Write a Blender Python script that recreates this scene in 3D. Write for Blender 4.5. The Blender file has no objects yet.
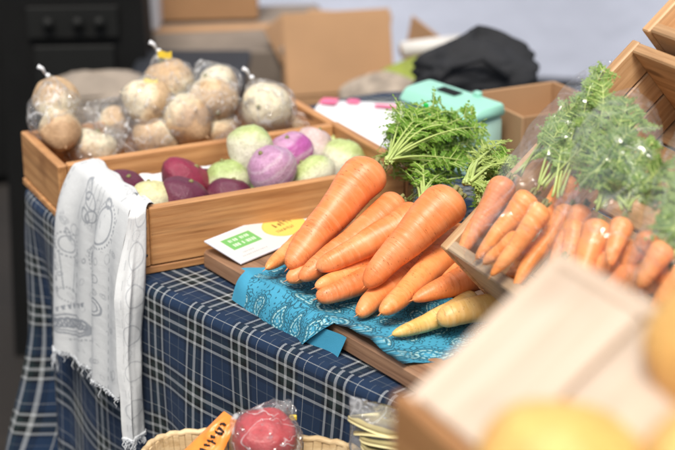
import bpy, math, random
import numpy as np
from mathutils import Vector, Matrix, noise

random.seed(7); rng = np.random.default_rng(7)
scene = bpy.context.scene
COL = scene.collection
R = math.radians

# ------------------------------------------------------------------ camera
F = 1594.0; HC = 1.375; PITCH = R(20.5)
CP, SP = math.cos(PITCH), math.sin(PITCH)
CAM = Vector((0, 0, HC)); FWD = Vector((0, CP, -SP)); UP = Vector((0, SP, CP)); RT = Vector((1, 0, 0))
def ray(px, py): return FWD + RT*((px-337.5)/F) + UP*((225-py)/F)
def D(px, py, d): return CAM + ray(px, py)*d
def T(px, py, z):
    r = ray(px, py); return CAM + r*((z-HC)/r.z)
def PL(px, py, p, n):
    r = ray(px, py); return CAM + r*((p-CAM).dot(n)/r.dot(n))
def depth(p): return (p-CAM).dot(FWD)

cam = bpy.data.cameras.new('camera'); camo = bpy.data.objects.new('camera', cam); COL.objects.link(camo)
camo.location = CAM; camo.rotation_euler = (R(90)-PITCH, 0, 0)
cam.sensor_width = 36; cam.lens = F/675*36; cam.clip_start = 0.05; cam.clip_end = 500
cam.dof.use_dof = True; cam.dof.focus_distance = 1.52; cam.dof.aperture_fstop = 5.2; cam.dof.aperture_blades = 0
scene.camera = camo

def smooth01(x): x = max(0, min(1, x)); return x*x*(3-2*x)
def lerp(a, b, t): return a+(b-a)*t
# ------------------------------------------------------------------ mesh helpers
class MB:
    def __init__(s): s.v = []; s.f = []; s.uv = []; s.c = []
    def add(s, v, f, uv=None, col=None):
        o = len(s.v); s.v += [tuple(p) for p in v]; s.f += [tuple(i+o for i in q) for q in f]
        s.uv += list(uv) if uv is not None else [(0, 0)]*len(v)
        s.c += [col if col is not None else (1, 1, 1, 1)]*len(v)
    def build(s, name, mat, parent=None, smooth=True):
        return mesh_obj(name, s.v, s.f, mat, parent, smooth, s.uv, s.c)

def mesh_obj(name, v, f, mat, parent=None, smooth=True, uv=None, col=None):
    me = bpy.data.meshes.new(name)
    me.from_pydata([tuple(p) for p in v], [], [tuple(q) for q in f]); me.update()
    n = len(me.vertices)
    if uv is not None:
        l = me.uv_layers.new(name='UVMap')
        idx = np.empty(len(me.loops), np.int32); me.loops.foreach_get('vertex_index', idx)
        l.data.foreach_set('uv', np.asarray(uv, np.float32)[idx].ravel())
    if col is not None:
        a = me.color_attributes.new('Col', 'FLOAT_COLOR', 'POINT')
        a.data.foreach_set('color', np.asarray(col, np.float32).reshape(n, 4).ravel())
    if smooth: me.polygons.foreach_set('use_smooth', np.ones(len(me.polygons), bool))
    if mat: me.materials.append(mat)
    o = bpy.data.objects.new(name, me); COL.objects.link(o)
    if parent: o.parent = parent
    return o

def gridfaces(nv, nu, wrap=False):
    f = []
    for j in range(nv-1):
        for i in range(nu if wrap else nu-1):
            a = j*nu+i; b = j*nu+(i+1) % nu
            f.append((a, b, b+nu, a+nu))
    return f
def thing(name, label, cat, loc=(0, 0, 0), group=None):
    o = bpy.data.objects.new(name, None); COL.objects.link(o); o.empty_display_size = .05
    o.location = loc; return tag(o, label, cat, group)
def tag(o, label, cat, group=None):
    o['label'] = label; o['category'] = cat
    if group: o['group'] = group
    return o
def structure(o, label, cat):
    o['kind'] = 'structure'; o['label'] = label; o['category'] = cat; return o

def tube(pts, rad, seg=8, cap=True):
    pts = [Vector(p) for p in pts]; n = len(pts); V = []; 
    up = Vector((0, 0, 1)); prev = None
    for i, p in enumerate(pts):
        t = (pts[min(i+1, n-1)]-pts[max(i-1, 0)]).normalized()
        if prev is None:
            a = t.cross(up) if abs(t.z) < .95 else t.cross(Vector((1, 0, 0)))
        else: a = prev - t*prev.dot(t)
        a.normalize(); prev = a; b = t.cross(a); r = rad[i] if hasattr(rad, '__len__') else rad
        for k in range(seg):
            th = 2*math.pi*k/seg; V.append(p+(a*math.cos(th)+b*math.sin(th))*r)
    Fc = gridfaces(n, seg, True)
    if cap: Fc += [tuple(range(seg))[::-1], tuple((n-1)*seg+k for k in range(seg))]
    return V, Fc
def bevbox(sx, sy, sz, b=.002):
    # box centred at the origin with chamfered edges
    V = []; idx = {}
    hx, hy, hz = sx/2, sy/2, sz/2
    b = min(b, hx*.45, hy*.45, hz*.45)
    for x in (-1, 1):
        for y in (-1, 1):
            for z in (-1, 1):
                for ax in range(3):
                    c = [x*(hx-b), y*(hy-b), z*(hz-b)]; c[ax] = (x*hx, y*hy, z*hz)[ax]
                    idx[x, y, z, ax] = len(V); V.append(tuple(c))
    Fc = []
    def face(ids):
        c = sum((Vector(V[i]) for i in ids), Vector())/len(ids)
        nn = (Vector(V[ids[1]])-Vector(V[ids[0]])).cross(Vector(V[ids[2]])-Vector(V[ids[1]]))
        Fc.append(tuple(ids if nn.dot(c) > 0 else ids[::-1]))
    for s in (-1, 1):
        face([idx[s, y, z, 0] for y, z in ((-1, -1), (1, -1), (1, 1), (-1, 1))])
        face([idx[x, s, z, 1] for x, z in ((-1, -1), (1, -1), (1, 1), (-1, 1))])
        face([idx[x, y, s, 2] for x, y in ((-1, -1), (1, -1), (1, 1), (-1, 1))])
    for a in (-1, 1):
        for c in (-1, 1):
            face([idx[-1, a, c, 1], idx[1, a, c, 1], idx[1, a, c, 2], idx[-1, a, c, 2]])
            face([idx[a, -1, c, 0], idx[a, 1, c, 0], idx[a, 1, c, 2], idx[a, -1, c, 2]])
            face([idx[a, c, -1, 0], idx[a, c, 1, 0], idx[a, c, 1, 1], idx[a, c, -1, 1]])
    for x in (-1, 1):
        for y in (-1, 1):
            for z in (-1, 1): face([idx[x, y, z, k] for k in range(3)])
    return V, Fc
def box_obj(name, size, loc, mat, parent=None, rot=None, b=.002):
    v, f = bevbox(*size, b=b); o = mesh_obj(name, v, f, mat, parent, smooth=False)
    o.location = loc
    if rot is not None: o.rotation_euler = rot
    return o
def frame(o, x, y, z): return Matrix(((x[0], y[0], z[0], o[0]), (x[1], y[1], z[1], o[1]), (x[2], y[2], z[2], o[2]), (0, 0, 0, 1)))

# ------------------------------------------------------------------ materials
def mat(name):
    m = bpy.data.materials.new(name); m.use_nodes = True; nt = m.node_tree; nt.nodes.clear()
    out = nt.nodes.new('ShaderNodeOutputMaterial'); return m, nt, out
def N(nt, t, **kw):
    n = nt.nodes.new('ShaderNode'+t)
    for k, v in kw.items():
        if k.startswith('i_'):
            key = k[2:]; key = int(key) if key.isdigit() else key.replace('_', ' ')
            n.inputs[key].default_value = v
        else: setattr(n, k, v)
    return n
def L(nt, a, b): nt.links.new(a, b)
def ramp(nt, src, stops, interp='LINEAR'):
    r = N(nt, 'ValToRGB'); e = r.color_ramp.elements; r.color_ramp.interpolation = interp
    while len(e) < len(stops): e.new(.5)
    for i, (p, c) in enumerate(stops): e[i].position = p; e[i].color = (*c, 1) if len(c) == 3 else c
    L(nt, src, r.inputs[0]); return r.outputs[0]
def mixc(nt, fac, a, b, mode='MIX'):
    m = N(nt, 'Mix', data_type='RGBA', blend_type=mode)
    for s, v in ((m.inputs[0], fac), (m.inputs[6], a), (m.inputs[7], b)):
        if hasattr(v, 'default_value') or hasattr(v, 'is_linked'): L(nt, v, s)
        else: s.default_value = (*v, 1) if hasattr(v, '__len__') and len(v) == 3 else v
    return m.outputs[2]
def math_(nt, op, a, b=None):
    m = N(nt, 'Math', operation=op)
    for s, v in ((m.inputs[0], a), (m.inputs[1], b)):
        if v is None: continue
        if hasattr(v, 'is_linked'): L(nt, v, s)
        else: s.default_value = v
    return m.outputs[0]
def coords(nt, kind='Object', scale=(1, 1, 1), rnd=False):
    tc = N(nt, 'TexCoord'); mp = N(nt, 'Mapping'); mp.inputs['Scale'].default_value = scale
    L(nt, tc.outputs[kind], mp.inputs[0])
    if rnd:
        oi = N(nt, 'ObjectInfo'); m = math_(nt, 'MULTIPLY', oi.outputs['Random'], 37.0)
        L(nt, m, mp.inputs['Location'])
    return mp.outputs[0]
def noise_(nt, vec, scale=5, detail=4, rough=.5, dist=0):
    n = N(nt, 'TexNoise'); L(nt, vec, n.inputs['Vector'])
    n.inputs['Scale'].default_value = scale; n.inputs['Detail'].default_value = detail
    n.inputs['Roughness'].default_value = rough; n.inputs['Distortion'].default_value = dist
    return n.outputs['Fac']
def bump(nt, h, strength=.3, dist=.001):
    b = N(nt, 'Bump'); b.inputs['Strength'].default_value = strength; b.inputs['Distance'].default_value = dist
    L(nt, h, b.inputs['Height']); return b.outputs[0]
def pbsdf(nt, out, col, rough=.5, nrm=None, sss=0, sub_r=(.02, .01, .005), **kw):
    p = N(nt, 'BsdfPrincipled')
    if hasattr(col, 'is_linked'): L(nt, col, p.inputs['Base Color'])
    else: p.inputs['Base Color'].default_value = (*col, 1)
    if hasattr(rough, 'is_linked'): L(nt, rough, p.inputs['Roughness'])
    else: p.inputs['Roughness'].default_value = rough
    if nrm is not None: L(nt, nrm, p.inputs['Normal'])
    if sss:
        p.inputs['Subsurface Weight'].default_value = sss; p.inputs['Subsurface Radius'].default_value = (1, .45, .2)
        p.inputs['Subsurface Scale'].default_value = .006
    for k, v in kw.items(): p.inputs[k.replace('_', ' ')].default_value = v
    L(nt, p.outputs[0], out.inputs[0]); return p

def wood(name, dark, mid, light, rough=.5, scale=1, grain=1.0):
    m, nt, out = mat(name)
    v = coords(nt, 'Object', (3*scale, 26*scale, 26*scale), True)
    n1 = noise_(nt, v, 1.6, 5, .6, .8)
    v2 = coords(nt, 'Object', (12*scale, 260*scale, 260*scale), True)
    n2 = noise_(nt, v2, 1.2, 3, .6)
    w = N(nt, 'TexWave', wave_type='RINGS', rings_direction='X'); L(nt, coords(nt, 'Object', (2.2*scale, 16*scale, 22*scale), True), w.inputs['Vector'])
    w.inputs['Scale'].default_value = 1.3; w.inputs['Distortion'].default_value = 3.5; w.inputs['Detail'].default_value = 3; w.inputs['Detail Scale'].default_value = .8
    a = ramp(nt, n1, [(.28, dark), (.5, mid), (.75, light)])
    b = mixc(nt, .3*grain, a, ramp(nt, w.outputs['Fac'], [(.0, dark), (.55, mid), (1, light)]))
    c = mixc(nt, .45*grain, b, ramp(nt, n2, [(.3, tuple(x*.6 for x in mid)), (.62, light)]), 'MULTIPLY') if False else mixc(nt, .35*grain, b, ramp(nt, n2, [(.32, dark), (.6, light)]))
    v3 = coords(nt, 'Object', (1, 1, 1), True); spots = noise_(nt, v3, 14, 2, .5)
    c = mixc(nt, ramp(nt, spots, [(.56, (0, 0, 0)), (.75, (.6, .6, .6))]), c, tuple(x*.8 for x in dark))
    kv = coords(nt, 'Object', (9*scale, 30*scale, 30*scale), True); kn = N(nt, 'TexVoronoi'); L(nt, kv, kn.inputs['Vector']); kn.inputs['Scale'].default_value = .8; kn.inputs['Randomness'].default_value = 1
    c = mixc(nt, ramp(nt, kn.outputs['Distance'], [(.05, (.85*grain,)*3), (.13, (0, 0, 0))]), c, tuple(x*.45 for x in dark))
    v4 = coords(nt, 'Object', (5*scale, 120*scale, 120*scale), True); streak = noise_(nt, v4, 1.0, 4, .65, .4)
    c = mixc(nt, ramp(nt, streak, [(.58, (0, 0, 0)), (.70, (.5*grain,)*3)]), c, tuple(x*.6 for x in dark))
    oi = N(nt, 'ObjectInfo'); hv = N(nt, 'HueSaturation'); L(nt, c, hv.inputs['Color'])
    L(nt, math_(nt, 'ADD', math_(nt, 'MULTIPLY', oi.outputs['Random'], .3), .85), hv.inputs['Value'])
    pbsdf(nt, out, hv.outputs[0], rough, bump(nt, n2, .35, .0008))
    return m
M = {}
M['crate'] = wood('crate_wood', (.28, .115, .04), (.50, .235, .085), (.64, .35, .15))
M['board'] = wood('board_wood', (.14, .07, .038), (.27, .145, .08), (.40, .24, .145), scale=.8)
M['pale'] = wood('pale_wood', (.50, .37, .265), (.62, .49, .375), (.72, .60, .49), rough=.6, grain=.7)
M['display'] = wood('display_wood', (.36, .18, .075), (.54, .31, .145), (.68, .44, .24))
M['lip'] = wood('lip_wood', (.26, .17, .10), (.40, .29, .18), (.54, .41, .28))

def simple(name, c, rough=.6, var=.25, nscale=6, bmp=.15, bscale=60, bd=.001, **kw):
    m, nt, out = mat(name); v = coords(nt, 'Object', (1, 1, 1), True)
    n = noise_(nt, v, nscale, 4, .6)
    col = ramp(nt, n, [(.3, tuple(x*(1-var) for x in c)), (.7, tuple(min(1, x*(1+var)) for x in c))])
    pbsdf(nt, out, col, rough, bump(nt, noise_(nt, v, bscale, 4, .6), bmp, bd), **kw)
    return m
M['kraft'] = simple('cardboard', (.33, .185, .088), .8, .12, 5, .1, 40)
M['kraft_in'] = simple('cardboard_inside', (.40, .235, .12), .8, .1, 5, .1, 40)
M['kraft_grey'] = simple('cardboard_dusty', (.19, .155, .125), .85, .22, 9, .1, 40)
M['black'] = simple('black_plastic', (.004, .0042, .0042), .75, .3, 8, .2, 120, Specular_IOR_Level=.2)
M['black2'] = simple('black_panel', (.007, .0075, .0072), .65, .2, 8, .2, 120, Specular_IOR_Level=.25)
M['blackcloth'] = simple('black_cloth', (.012, .013, .016), .85, .3, 30, .3, 300)
M['mint'] = simple('mint_plastic', (.30, .62, .50), .35, .05, 4, .05, 30)
M['mint2'] = simple('mint_clear_plastic', (.42, .66, .58), .25, .05, 4, .05, 30)
M['whitebox'] = simple('white_card', (.62, .62, .66), .7, .05, 4)
M['paper'] = simple('white_paper', (.78, .78, .80), .7, .04, 8)
M['pink'] = simple('pink_print', (.80, .16, .30), .6, .15, 20)
M['lime'] = simple('lime_cloth', (.20, .24, .035), .8, .3, 14, .3, 90)
M['grey'] = simple('grey_cloth', (.30, .25, .20), .85, .45, 30, .4, 160)
M['roll'] = simple('white_roll', (.60, .58, .55), .7, .06, 6)
M['sack'] = simple('paper_sack', (.30, .25, .20), .85, .2, 10, .4, 30, .004)
M['metal'] = simple('dark_metal', (.05, .05, .05), .4, .2, 8)
M['knob'] = simple('grey_knob', (.18, .17, .16), .4, .2, 8)
M['darkblue'] = simple('dark_blue_bin', (.015, .018, .024), .6, .2, 8)
M['tentwall'] = simple('tent_sheet', (.55, .59, .71), .8, .05, 1.5, .3, 2.2, .05)
M['lemoncitrus'] = None

def m_floor():
    m, nt, out = mat('asphalt'); v = coords(nt, 'Object')
    n = noise_(nt, v, 2.2, 5, .6); g = noise_(nt, v, 300, 2, .7)
    c = ramp(nt, n, [(.38, (.006, .0042, .003)), (.6, (.014, .010, .0075)), (.72, (.036, .027, .02))])  # tones lowered so the colour carries the shade under the tent
    c = mixc(nt, .35, c, ramp(nt, g, [(.35, (.003, .0025, .002)), (.7, (.022, .018, .015))]), 'MIX')
    pbsdf(nt, out, c, .85, bump(nt, g, .5, .003)); return m
M['floor'] = m_floor()

def m_plaid():
    m, nt, out = mat('tartan'); tc = N(nt, 'TexCoord'); sp = N(nt, 'SeparateXYZ'); L(nt, tc.outputs['UV'], sp.inputs[0])
    blue, navy, blk, grn, wht, gry = (.012, .029, .068), (.006, .013, .030), (.004, .005, .007), (.010, .020, .021), (.38, .40, .41), (.09, .11, .14)
    sett = [(0, blue), (.115, wht), (.128, blue), (.24, navy), (.30, wht), (.342, blk), (.40, grn), (.47, wht), (.525, grn), (.59, blk), (.645, wht), (.688, navy), (.75, blue), (.88, gry), (.895, blue)]
    cols = []
    for k, (ax, P) in enumerate((('X', .068), ('Y', .068))):
        f = math_(nt, 'FRACT', math_(nt, 'DIVIDE', sp.outputs[ax], P))
        cols.append(ramp(nt, f, sett, 'CONSTANT'))
    # twill: alternating threads
    s = math_(nt, 'FRACT', math_(nt, 'MULTIPLY', math_(nt, 'ADD', sp.outputs['X'], sp.outputs['Y']), 480))
    fac = math_(nt, 'ADD', math_(nt, 'MULTIPLY', math_(nt, 'GREATER_THAN', s, .5), .3), .35)
    c = mixc(nt, fac, cols[0], cols[1])
    v = coords(nt, 'UV'); n = noise_(nt, v, 40, 4, .6)
    c = mixc(nt, .22, c, ramp(nt, n, [(.3, (.25, .25, .25)), (.7, (1, 1, 1))]), 'MULTIPLY')
    fine = noise_(nt, v, 1500, 2, .6)
    p = pbsdf(nt, out, c, .85, bump(nt, fine, .4, .0006)); p.inputs['Sheen Weight'].default_value = .03; p.inputs['Specular IOR Level'].default_value = .2
    return m
M['plaid'] = m_plaid()

def m_print(name, rough=.85, wr=25, bs=.25, bd=.002):
    m, nt, out = mat(name); a = N(nt, 'VertexColor', layer_name='Col')
    v = coords(nt, 'UV'); n = noise_(nt, v, wr, 4, .55); fine = noise_(nt, v, 900, 2, .6)
    c = mixc(nt, .14, a.outputs[0], ramp(nt, fine, [(.3, (.45, .45, .45)), (.7, (1, 1, 1))]), 'MULTIPLY')
    h = math_(nt, 'ADD', n, math_(nt, 'MULTIPLY', fine, .12))
    pbsdf(nt, out, c, rough, bump(nt, h, bs, bd)); return m
M['towel'] = m_print('towel_linen', .9, 22, .5, .004)
M['bandana'] = m_print('bandana_cotton', .8, 18, .35, .004)
M['vcol'] = m_print('printed_card', .45, 5, .02, .001)

def m_carrot(name, c0, c1, c2, pores=1.0, rough=.42):
    m, nt, out = mat(name)
    v = coords(nt, 'Object', (1, 1, 1), True); n = noise_(nt, v, 28, 4, .6)
    c = ramp(nt, n, [(.3, c0), (.52, c1), (.72, c2)])
    # growth rings round the root
    vr = coords(nt, 'UV', (2.0, 46, 1), True); rn = noise_(nt, vr, 1.0, 3, .65)
    c = mixc(nt, math_(nt, 'MULTIPLY', ramp(nt, rn, [(.5, (0, 0, 0)), (.68, (1, 1, 1))]), .45), c, tuple(x*y for x, y in zip(c2, (1.08, 1.15, 1.3))))
    # short dark cross-wise pores
    vp = coords(nt, 'UV', (15, 100, 1), True); vo = N(nt, 'TexVoronoi'); L(nt, vp, vo.inputs['Vector']); vo.inputs['Scale'].default_value = 1.0
    pn = noise_(nt, coords(nt, 'UV', (5, 13, 1), True), 1, 2, .5)
    pm = math_(nt, 'MULTIPLY', math_(nt, 'LESS_THAN', vo.outputs['Distance'], .20), ramp(nt, pn, [(.56, (0, 0, 0)), (.62, (1, 1, 1))]))
    c = mixc(nt, math_(nt, 'MULTIPLY', pm, .75*pores), c, (.17, .055, .018))
    # fine irregular creases that run part of the way round
    cn = noise_(nt, coords(nt, 'UV', (2.6, 62, 1), True), 1.0, 2, .5, .3); cm = noise_(nt, coords(nt, 'UV', (4, 9, 1), True), 1.0, 2, .5)
    crease = math_(nt, 'MULTIPLY', math_(nt, 'LESS_THAN', math_(nt, 'ABSOLUTE', math_(nt, 'SUBTRACT', cn, .5)), .012), ramp(nt, cm, [(.48, (0, 0, 0)), (.58, (1, 1, 1))]))
    c = mixc(nt, math_(nt, 'MULTIPLY', crease, .42), c, (.42, .11, .025))
    bl = noise_(nt, v, 11, 3, .6); c = mixc(nt, math_(nt, 'MULTIPLY', ramp(nt, bl, [(.45, (0, 0, 0)), (.7, (1, 1, 1))]), .35), c, c0)
    # soil smudges
    sm = noise_(nt, v, 55, 3, .7)
    c = mixc(nt, ramp(nt, sm, [(.66, (0, 0, 0)), (.85, (.4*pores, .4*pores, .4*pores))]), c, (.22, .10, .04))
    oi = N(nt, 'ObjectInfo'); hv = N(nt, 'HueSaturation'); L(nt, c, hv.inputs['Color'])
    L(nt, math_(nt, 'ADD', math_(nt, 'MULTIPLY', oi.outputs['Random'], .009), .495), hv.inputs['Hue'])
    L(nt, math_(nt, 'ADD', math_(nt, 'MULTIPLY', oi.outputs['Random'], .14), .90), hv.inputs['Value'])
    h = math_(nt, 'SUBTRACT', math_(nt, 'SUBTRACT', math_(nt, 'MULTIPLY', rn, .8), pm), math_(nt, 'MULTIPLY', crease, .6))
    pbsdf(nt, out, hv.outputs[0], rough, bump(nt, h, .6, .0013), sss=.18); return m
M['carrot'] = m_carrot('carrot_skin', (.78, .215, .05), (.84, .29, .09), (.89, .37, .155))
M['carrot_y'] = m_carrot('pale_carrot_skin', (.66, .38, .09), (.76, .48, .16), (.82, .58, .26), .8)
M['carrot_b'] = m_carrot('bagged_carrot_skin', (.78, .235, .05), (.88, .32, .10), (.92, .42, .17), .25)

def m_leaf(name, a, b, tr=.35):
    m, nt, out = mat(name); v = coords(nt, 'Object'); n = noise_(nt, v, 26, 3, .6); n2 = noise_(nt, v, 230, 2, .6)
    c = ramp(nt, math_(nt, 'ADD', math_(nt, 'MULTIPLY', n, .7), math_(nt, 'MULTIPLY', n2, .3)), [(.36, a), (.64, b)])
    p = N(nt, 'BsdfPrincipled'); L(nt, c, p.inputs['Base Color']); p.inputs['Roughness'].default_value = .5
    t = N(nt, 'BsdfTranslucent'); L(nt, c, t.inputs[0]); mx = N(nt, 'MixShader'); mx.inputs[0].default_value = tr
    L(nt, p.outputs[0], mx.inputs[1]); L(nt, t.outputs[0], mx.inputs[2]); L(nt, mx.outputs[0], out.inputs[0]); return m
M['leaf'] = m_leaf('carrot_leaf', (.11, .27, .02), (.36, .57, .09), .45)
M['leaf_y'] = m_leaf('young_carrot_leaf', (.30, .42, .08), (.50, .60, .19))
M['leaf_b'] = m_leaf('bagged_leaf', (.18, .33, .06), (.40, .56, .17), .45)
M['stem'] = simple('leaf_stem', (.42, .52, .16), .45, .2, 30)

def m_film(name, haze=.06, gl=1.0, rough=.07, tint=(1, 1, 1), scale=38, bs=.6, base=0.0, crease=.25):
    m, nt, out = mat(name); v = coords(nt, 'Object', (1, 1, 1), True)
    n = N(nt, 'TexNoise'); L(nt, v, n.inputs['Vector']); n.inputs['Scale'].default_value = scale; n.inputs['Detail'].default_value = 3; n.inputs['Distortion'].default_value = 1.2
    vo = N(nt, 'TexVoronoi', feature='DISTANCE_TO_EDGE'); L(nt, v, vo.inputs['Vector']); vo.inputs['Scale'].default_value = scale*1.3
    h = math_(nt, 'ADD', n.outputs['Fac'], math_(nt, 'MULTIPLY', vo.outputs['Distance'], .8))
    b = bump(nt, h, bs, .012)
    t = N(nt, 'BsdfTransparent'); t.inputs[0].default_value = (*tint, 1)
    g = N(nt, 'BsdfGlossy'); g.inputs['Roughness'].default_value = rough; L(nt, b, g.inputs['Normal'])
    d = N(nt, 'BsdfDiffuse'); d.inputs[0].default_value = (.85, .86, .88, 1)
    fr = N(nt, 'Fresnel'); fr.inputs[0].default_value = 1.45
    m1 = N(nt, 'MixShader'); rg = N(nt, 'TexNoise'); L(nt, v, rg.inputs['Vector']); rg.inputs['Scale'].default_value = scale*.45; rg.inputs['Detail'].default_value = 1.5; rg.inputs['Distortion'].default_value = 1.5
    rd = math_(nt, 'ABSOLUTE', math_(nt, 'SUBTRACT', rg.outputs['Fac'], .5)); shine_lines = math_(nt, 'MULTIPLY', ramp(nt, rd, [(.0, (1, 1, 1)), (.022, (0, 0, 0))]), crease)  # thin white lines paint the shine along film creases
    L(nt, math_(nt, 'ADD', shine_lines, haze), m1.inputs[0]); L(nt, t.outputs[0], m1.inputs[1]); L(nt, d.outputs[0], m1.inputs[2])
    m2 = N(nt, 'MixShader'); cr = N(nt, 'TexNoise'); L(nt, v, cr.inputs['Vector']); cr.inputs['Scale'].default_value = scale*.55; cr.inputs['Detail'].default_value = 3; cr.inputs['Distortion'].default_value = 4.0
    glint_msk = math_(nt, 'MULTIPLY', ramp(nt, cr.outputs['Fac'], [(.60, (0, 0, 0)), (.64, (1, 1, 1))]), base)  # noise patches of extra gloss, painted in as glints on the film
    L(nt, math_(nt, 'ADD', math_(nt, 'MULTIPLY', fr.outputs[0], gl), glint_msk), m2.inputs[0])
    L(nt, m1.outputs[0], m2.inputs[1]); L(nt, g.outputs[0], m2.inputs[2]); L(nt, m2.outputs[0], out.inputs[0]); return m
M['film'] = m_film('clear_film', .07, .30, .12, scale=70, bs=1.0, base=.34, crease=.42)
M['film_c'] = m_film('carrot_bag_film', .03, .17, .10, scale=26, bs=.8, base=.12, crease=.10)
M['knot'] = simple('white_tie', (.75, .76, .78), .4, .05, 20)
M['yellow'] = simple('yellow_sticker', (.80, .58, .05), .5, .05, 20)
M['yellow2'] = simple('pale_yellow_sticker', (.80, .70, .28), .5, .05, 20)

def m_veg(name, top, mid, bot, spots=None, rings=0, rough=.35, nmix=.35, t0=.25, t1=.75):
    m, nt, out = mat(name); tc = N(nt, 'TexCoord'); sp = N(nt, 'SeparateXYZ'); L(nt, tc.outputs['Object'], sp.inputs[0])
    v = coords(nt, 'Object', (1, 1, 1), True); n = noise_(nt, v, 2.2, 4, .6)
    z = math_(nt, 'ADD', math_(nt, 'MULTIPLY', math_(nt, 'ADD', sp.outputs['Z'], 1.0), .5), math_(nt, 'MULTIPLY', math_(nt, 'SUBTRACT', n, .5), nmix))
    c = ramp(nt, z, [(t0, bot), (.5, mid), (t1, top)])
    if rings:
        w = N(nt, 'TexWave', bands_direction='Z'); L(nt, v, w.inputs['Vector']); w.inputs['Scale'].default_value = rings; w.inputs['Distortion'].default_value = 2.6; w.inputs['Detail'].default_value = 3
        c = mixc(nt, ramp(nt, w.outputs['Fac'], [(.62, (0, 0, 0)), (.98, (.42, .42, .42))]), c, (.75, .62, .72))
    if spots:
        s = noise_(nt, v, spots[0], 4, .7); c = mixc(nt, ramp(nt, s, [(spots[1], (0, 0, 0)), (spots[1]+.12, (spots[3],)*3)]), c, spots[2])
    f = noise_(nt, v, 9, 4, .65); c = mixc(nt, .45, c, ramp(nt, f, [(.3, (.5, .45, .40)), (.6, (1, 1, 1))]), 'MULTIPLY')
    f2 = noise_(nt, v, 3.2, 3, .6); c = mixc(nt, .35, c, ramp(nt, f2, [(.35, (.62, .58, .5)), (.6, (1, 1, 1))]), 'MULTIPLY')
    pbsdf(nt, out, c, rough, bump(nt, f, .25, .03), sss=0); return m
M['v_white'] = m_veg('white_green_turnip', (.50, .60, .24), (.76, .77, .56), (.80, .78, .64), (7, .66, (.35, .30, .12), .6))
M['v_green'] = m_veg('green_kohlrabi', (.42, .54, .20), (.68, .72, .46), (.76, .76, .60), (6, .66, (.30, .30, .10), .6))
M['v_cream'] = m_veg('cream_turnip', (.70, .68, .36), (.76, .72, .46), (.78, .74, .55), (7, .68, (.35, .26, .10), .6))
M['v_purple'] = m_veg('purple_turnip', (.13, .022, .055), (.17, .035, .07), (.36, .14, .17), (5, .62, (.40, .06, .15), .6), rough=.42)
M['v_red'] = m_veg('crimson_turnip', (.27, .022, .06), (.24, .025, .06), (.14, .03, .05), (4, .6, (.10, .02, .04), .7), rough=.42)
M['v_mag'] = m_veg('magenta_turnip', (.46, .10, .36), (.48, .14, .38), (.70, .55, .62), (6, .66, (.75, .60, .68), .7), rings=.45, rough=.25)
M['v_stripe'] = m_veg('striped_turnip', (.52, .28, .46), (.58, .36, .50), (.50, .22, .42), (5, .6, (.40, .20, .34), .6), rings=.8, rough=.28)
M['v_pink'] = m_veg('pinkish_turnip', (.66, .50, .48), (.76, .68, .62), (.80, .76, .68), (8, .64, (.34, .22, .14), .6))
M['v_beige'] = m_veg('beige_root', (.58, .40, .23), (.66, .48, .29), (.82, .73, .53), (2.6, .54, (.34, .19, .09), .6), rough=.5, nmix=.8)
M['v_beige2'] = m_veg('pale_beige_root', (.80, .73, .53), (.72, .57, .37), (.54, .35, .20), (2.8, .55, (.38, .22, .10), .6), rough=.5, nmix=.8)
M['radish'] = m_veg('red_radish', (.50, .02, .03), (.44, .015, .025), (.55, .06, .06), (4, .66, (.70, .28, .25), .4), rough=.22)
M['citrus'] = m_veg('yellow_orange_peel', (.92, .54, .17), (.92, .53, .17), (.90, .46, .12), None, rough=.35)
M['stub'] = simple('stalk_stub', (.20, .19, .07), .7, .3, 20)
M['packet'] = simple('orange_packet', (.80, .26, .04), .35, .1, 20, .3, 40, .003)
M['ink'] = simple('black_ink', (.012, .01, .01), .5, .1, 10)
M['chips'] = simple('pale_slices', (.80, .70, .36), .6, .12, 20)
M['wicker'] = wood('wicker_strip', (.42, .28, .13), (.60, .44, .24), (.72, .58, .36), .6)
M['gclip'] = simple('bright_green_plastic', (.03, .55, .09), .2, .1, 10)
M['fringe'] = simple('towel_thread', (.70, .73, .76), .9, .1, 30)
M['liner'] = simple('liner_paper', (.74, .75, .78), .8, .04, 10, .4, 14, .01)

# ------------------------------------------------------------------ ground, tent wall
gm = MB(); gm.add([(-40, -40, 0), (40, -40, 0), (40, 40, 0), (-40, 40, 0)], [(0, 1, 2, 3)])
structure(gm.build('ground', M['floor'], None, False), 'dark asphalt ground under the market stall', 'ground')
nu, nv = 160, 24; P = []
for j in range(nv):
    for i in range(nu):
        x = -2.6+6.6*i/(nu-1); z = .04+2.5*j/(nv-1)
        P.append((x, 4.9+.03*math.sin(x*5.2+.7*z)+.05*noise.noise((x*.9, z*.9, 3))-.06*(j/(nv-1)), z))
wall = mesh_obj('tent_wall', P, gridfaces(nv, nu), M['tentwall'])
tag(wall, 'pale bluish white tent side sheet hanging behind the stall', 'tent wall')

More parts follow.
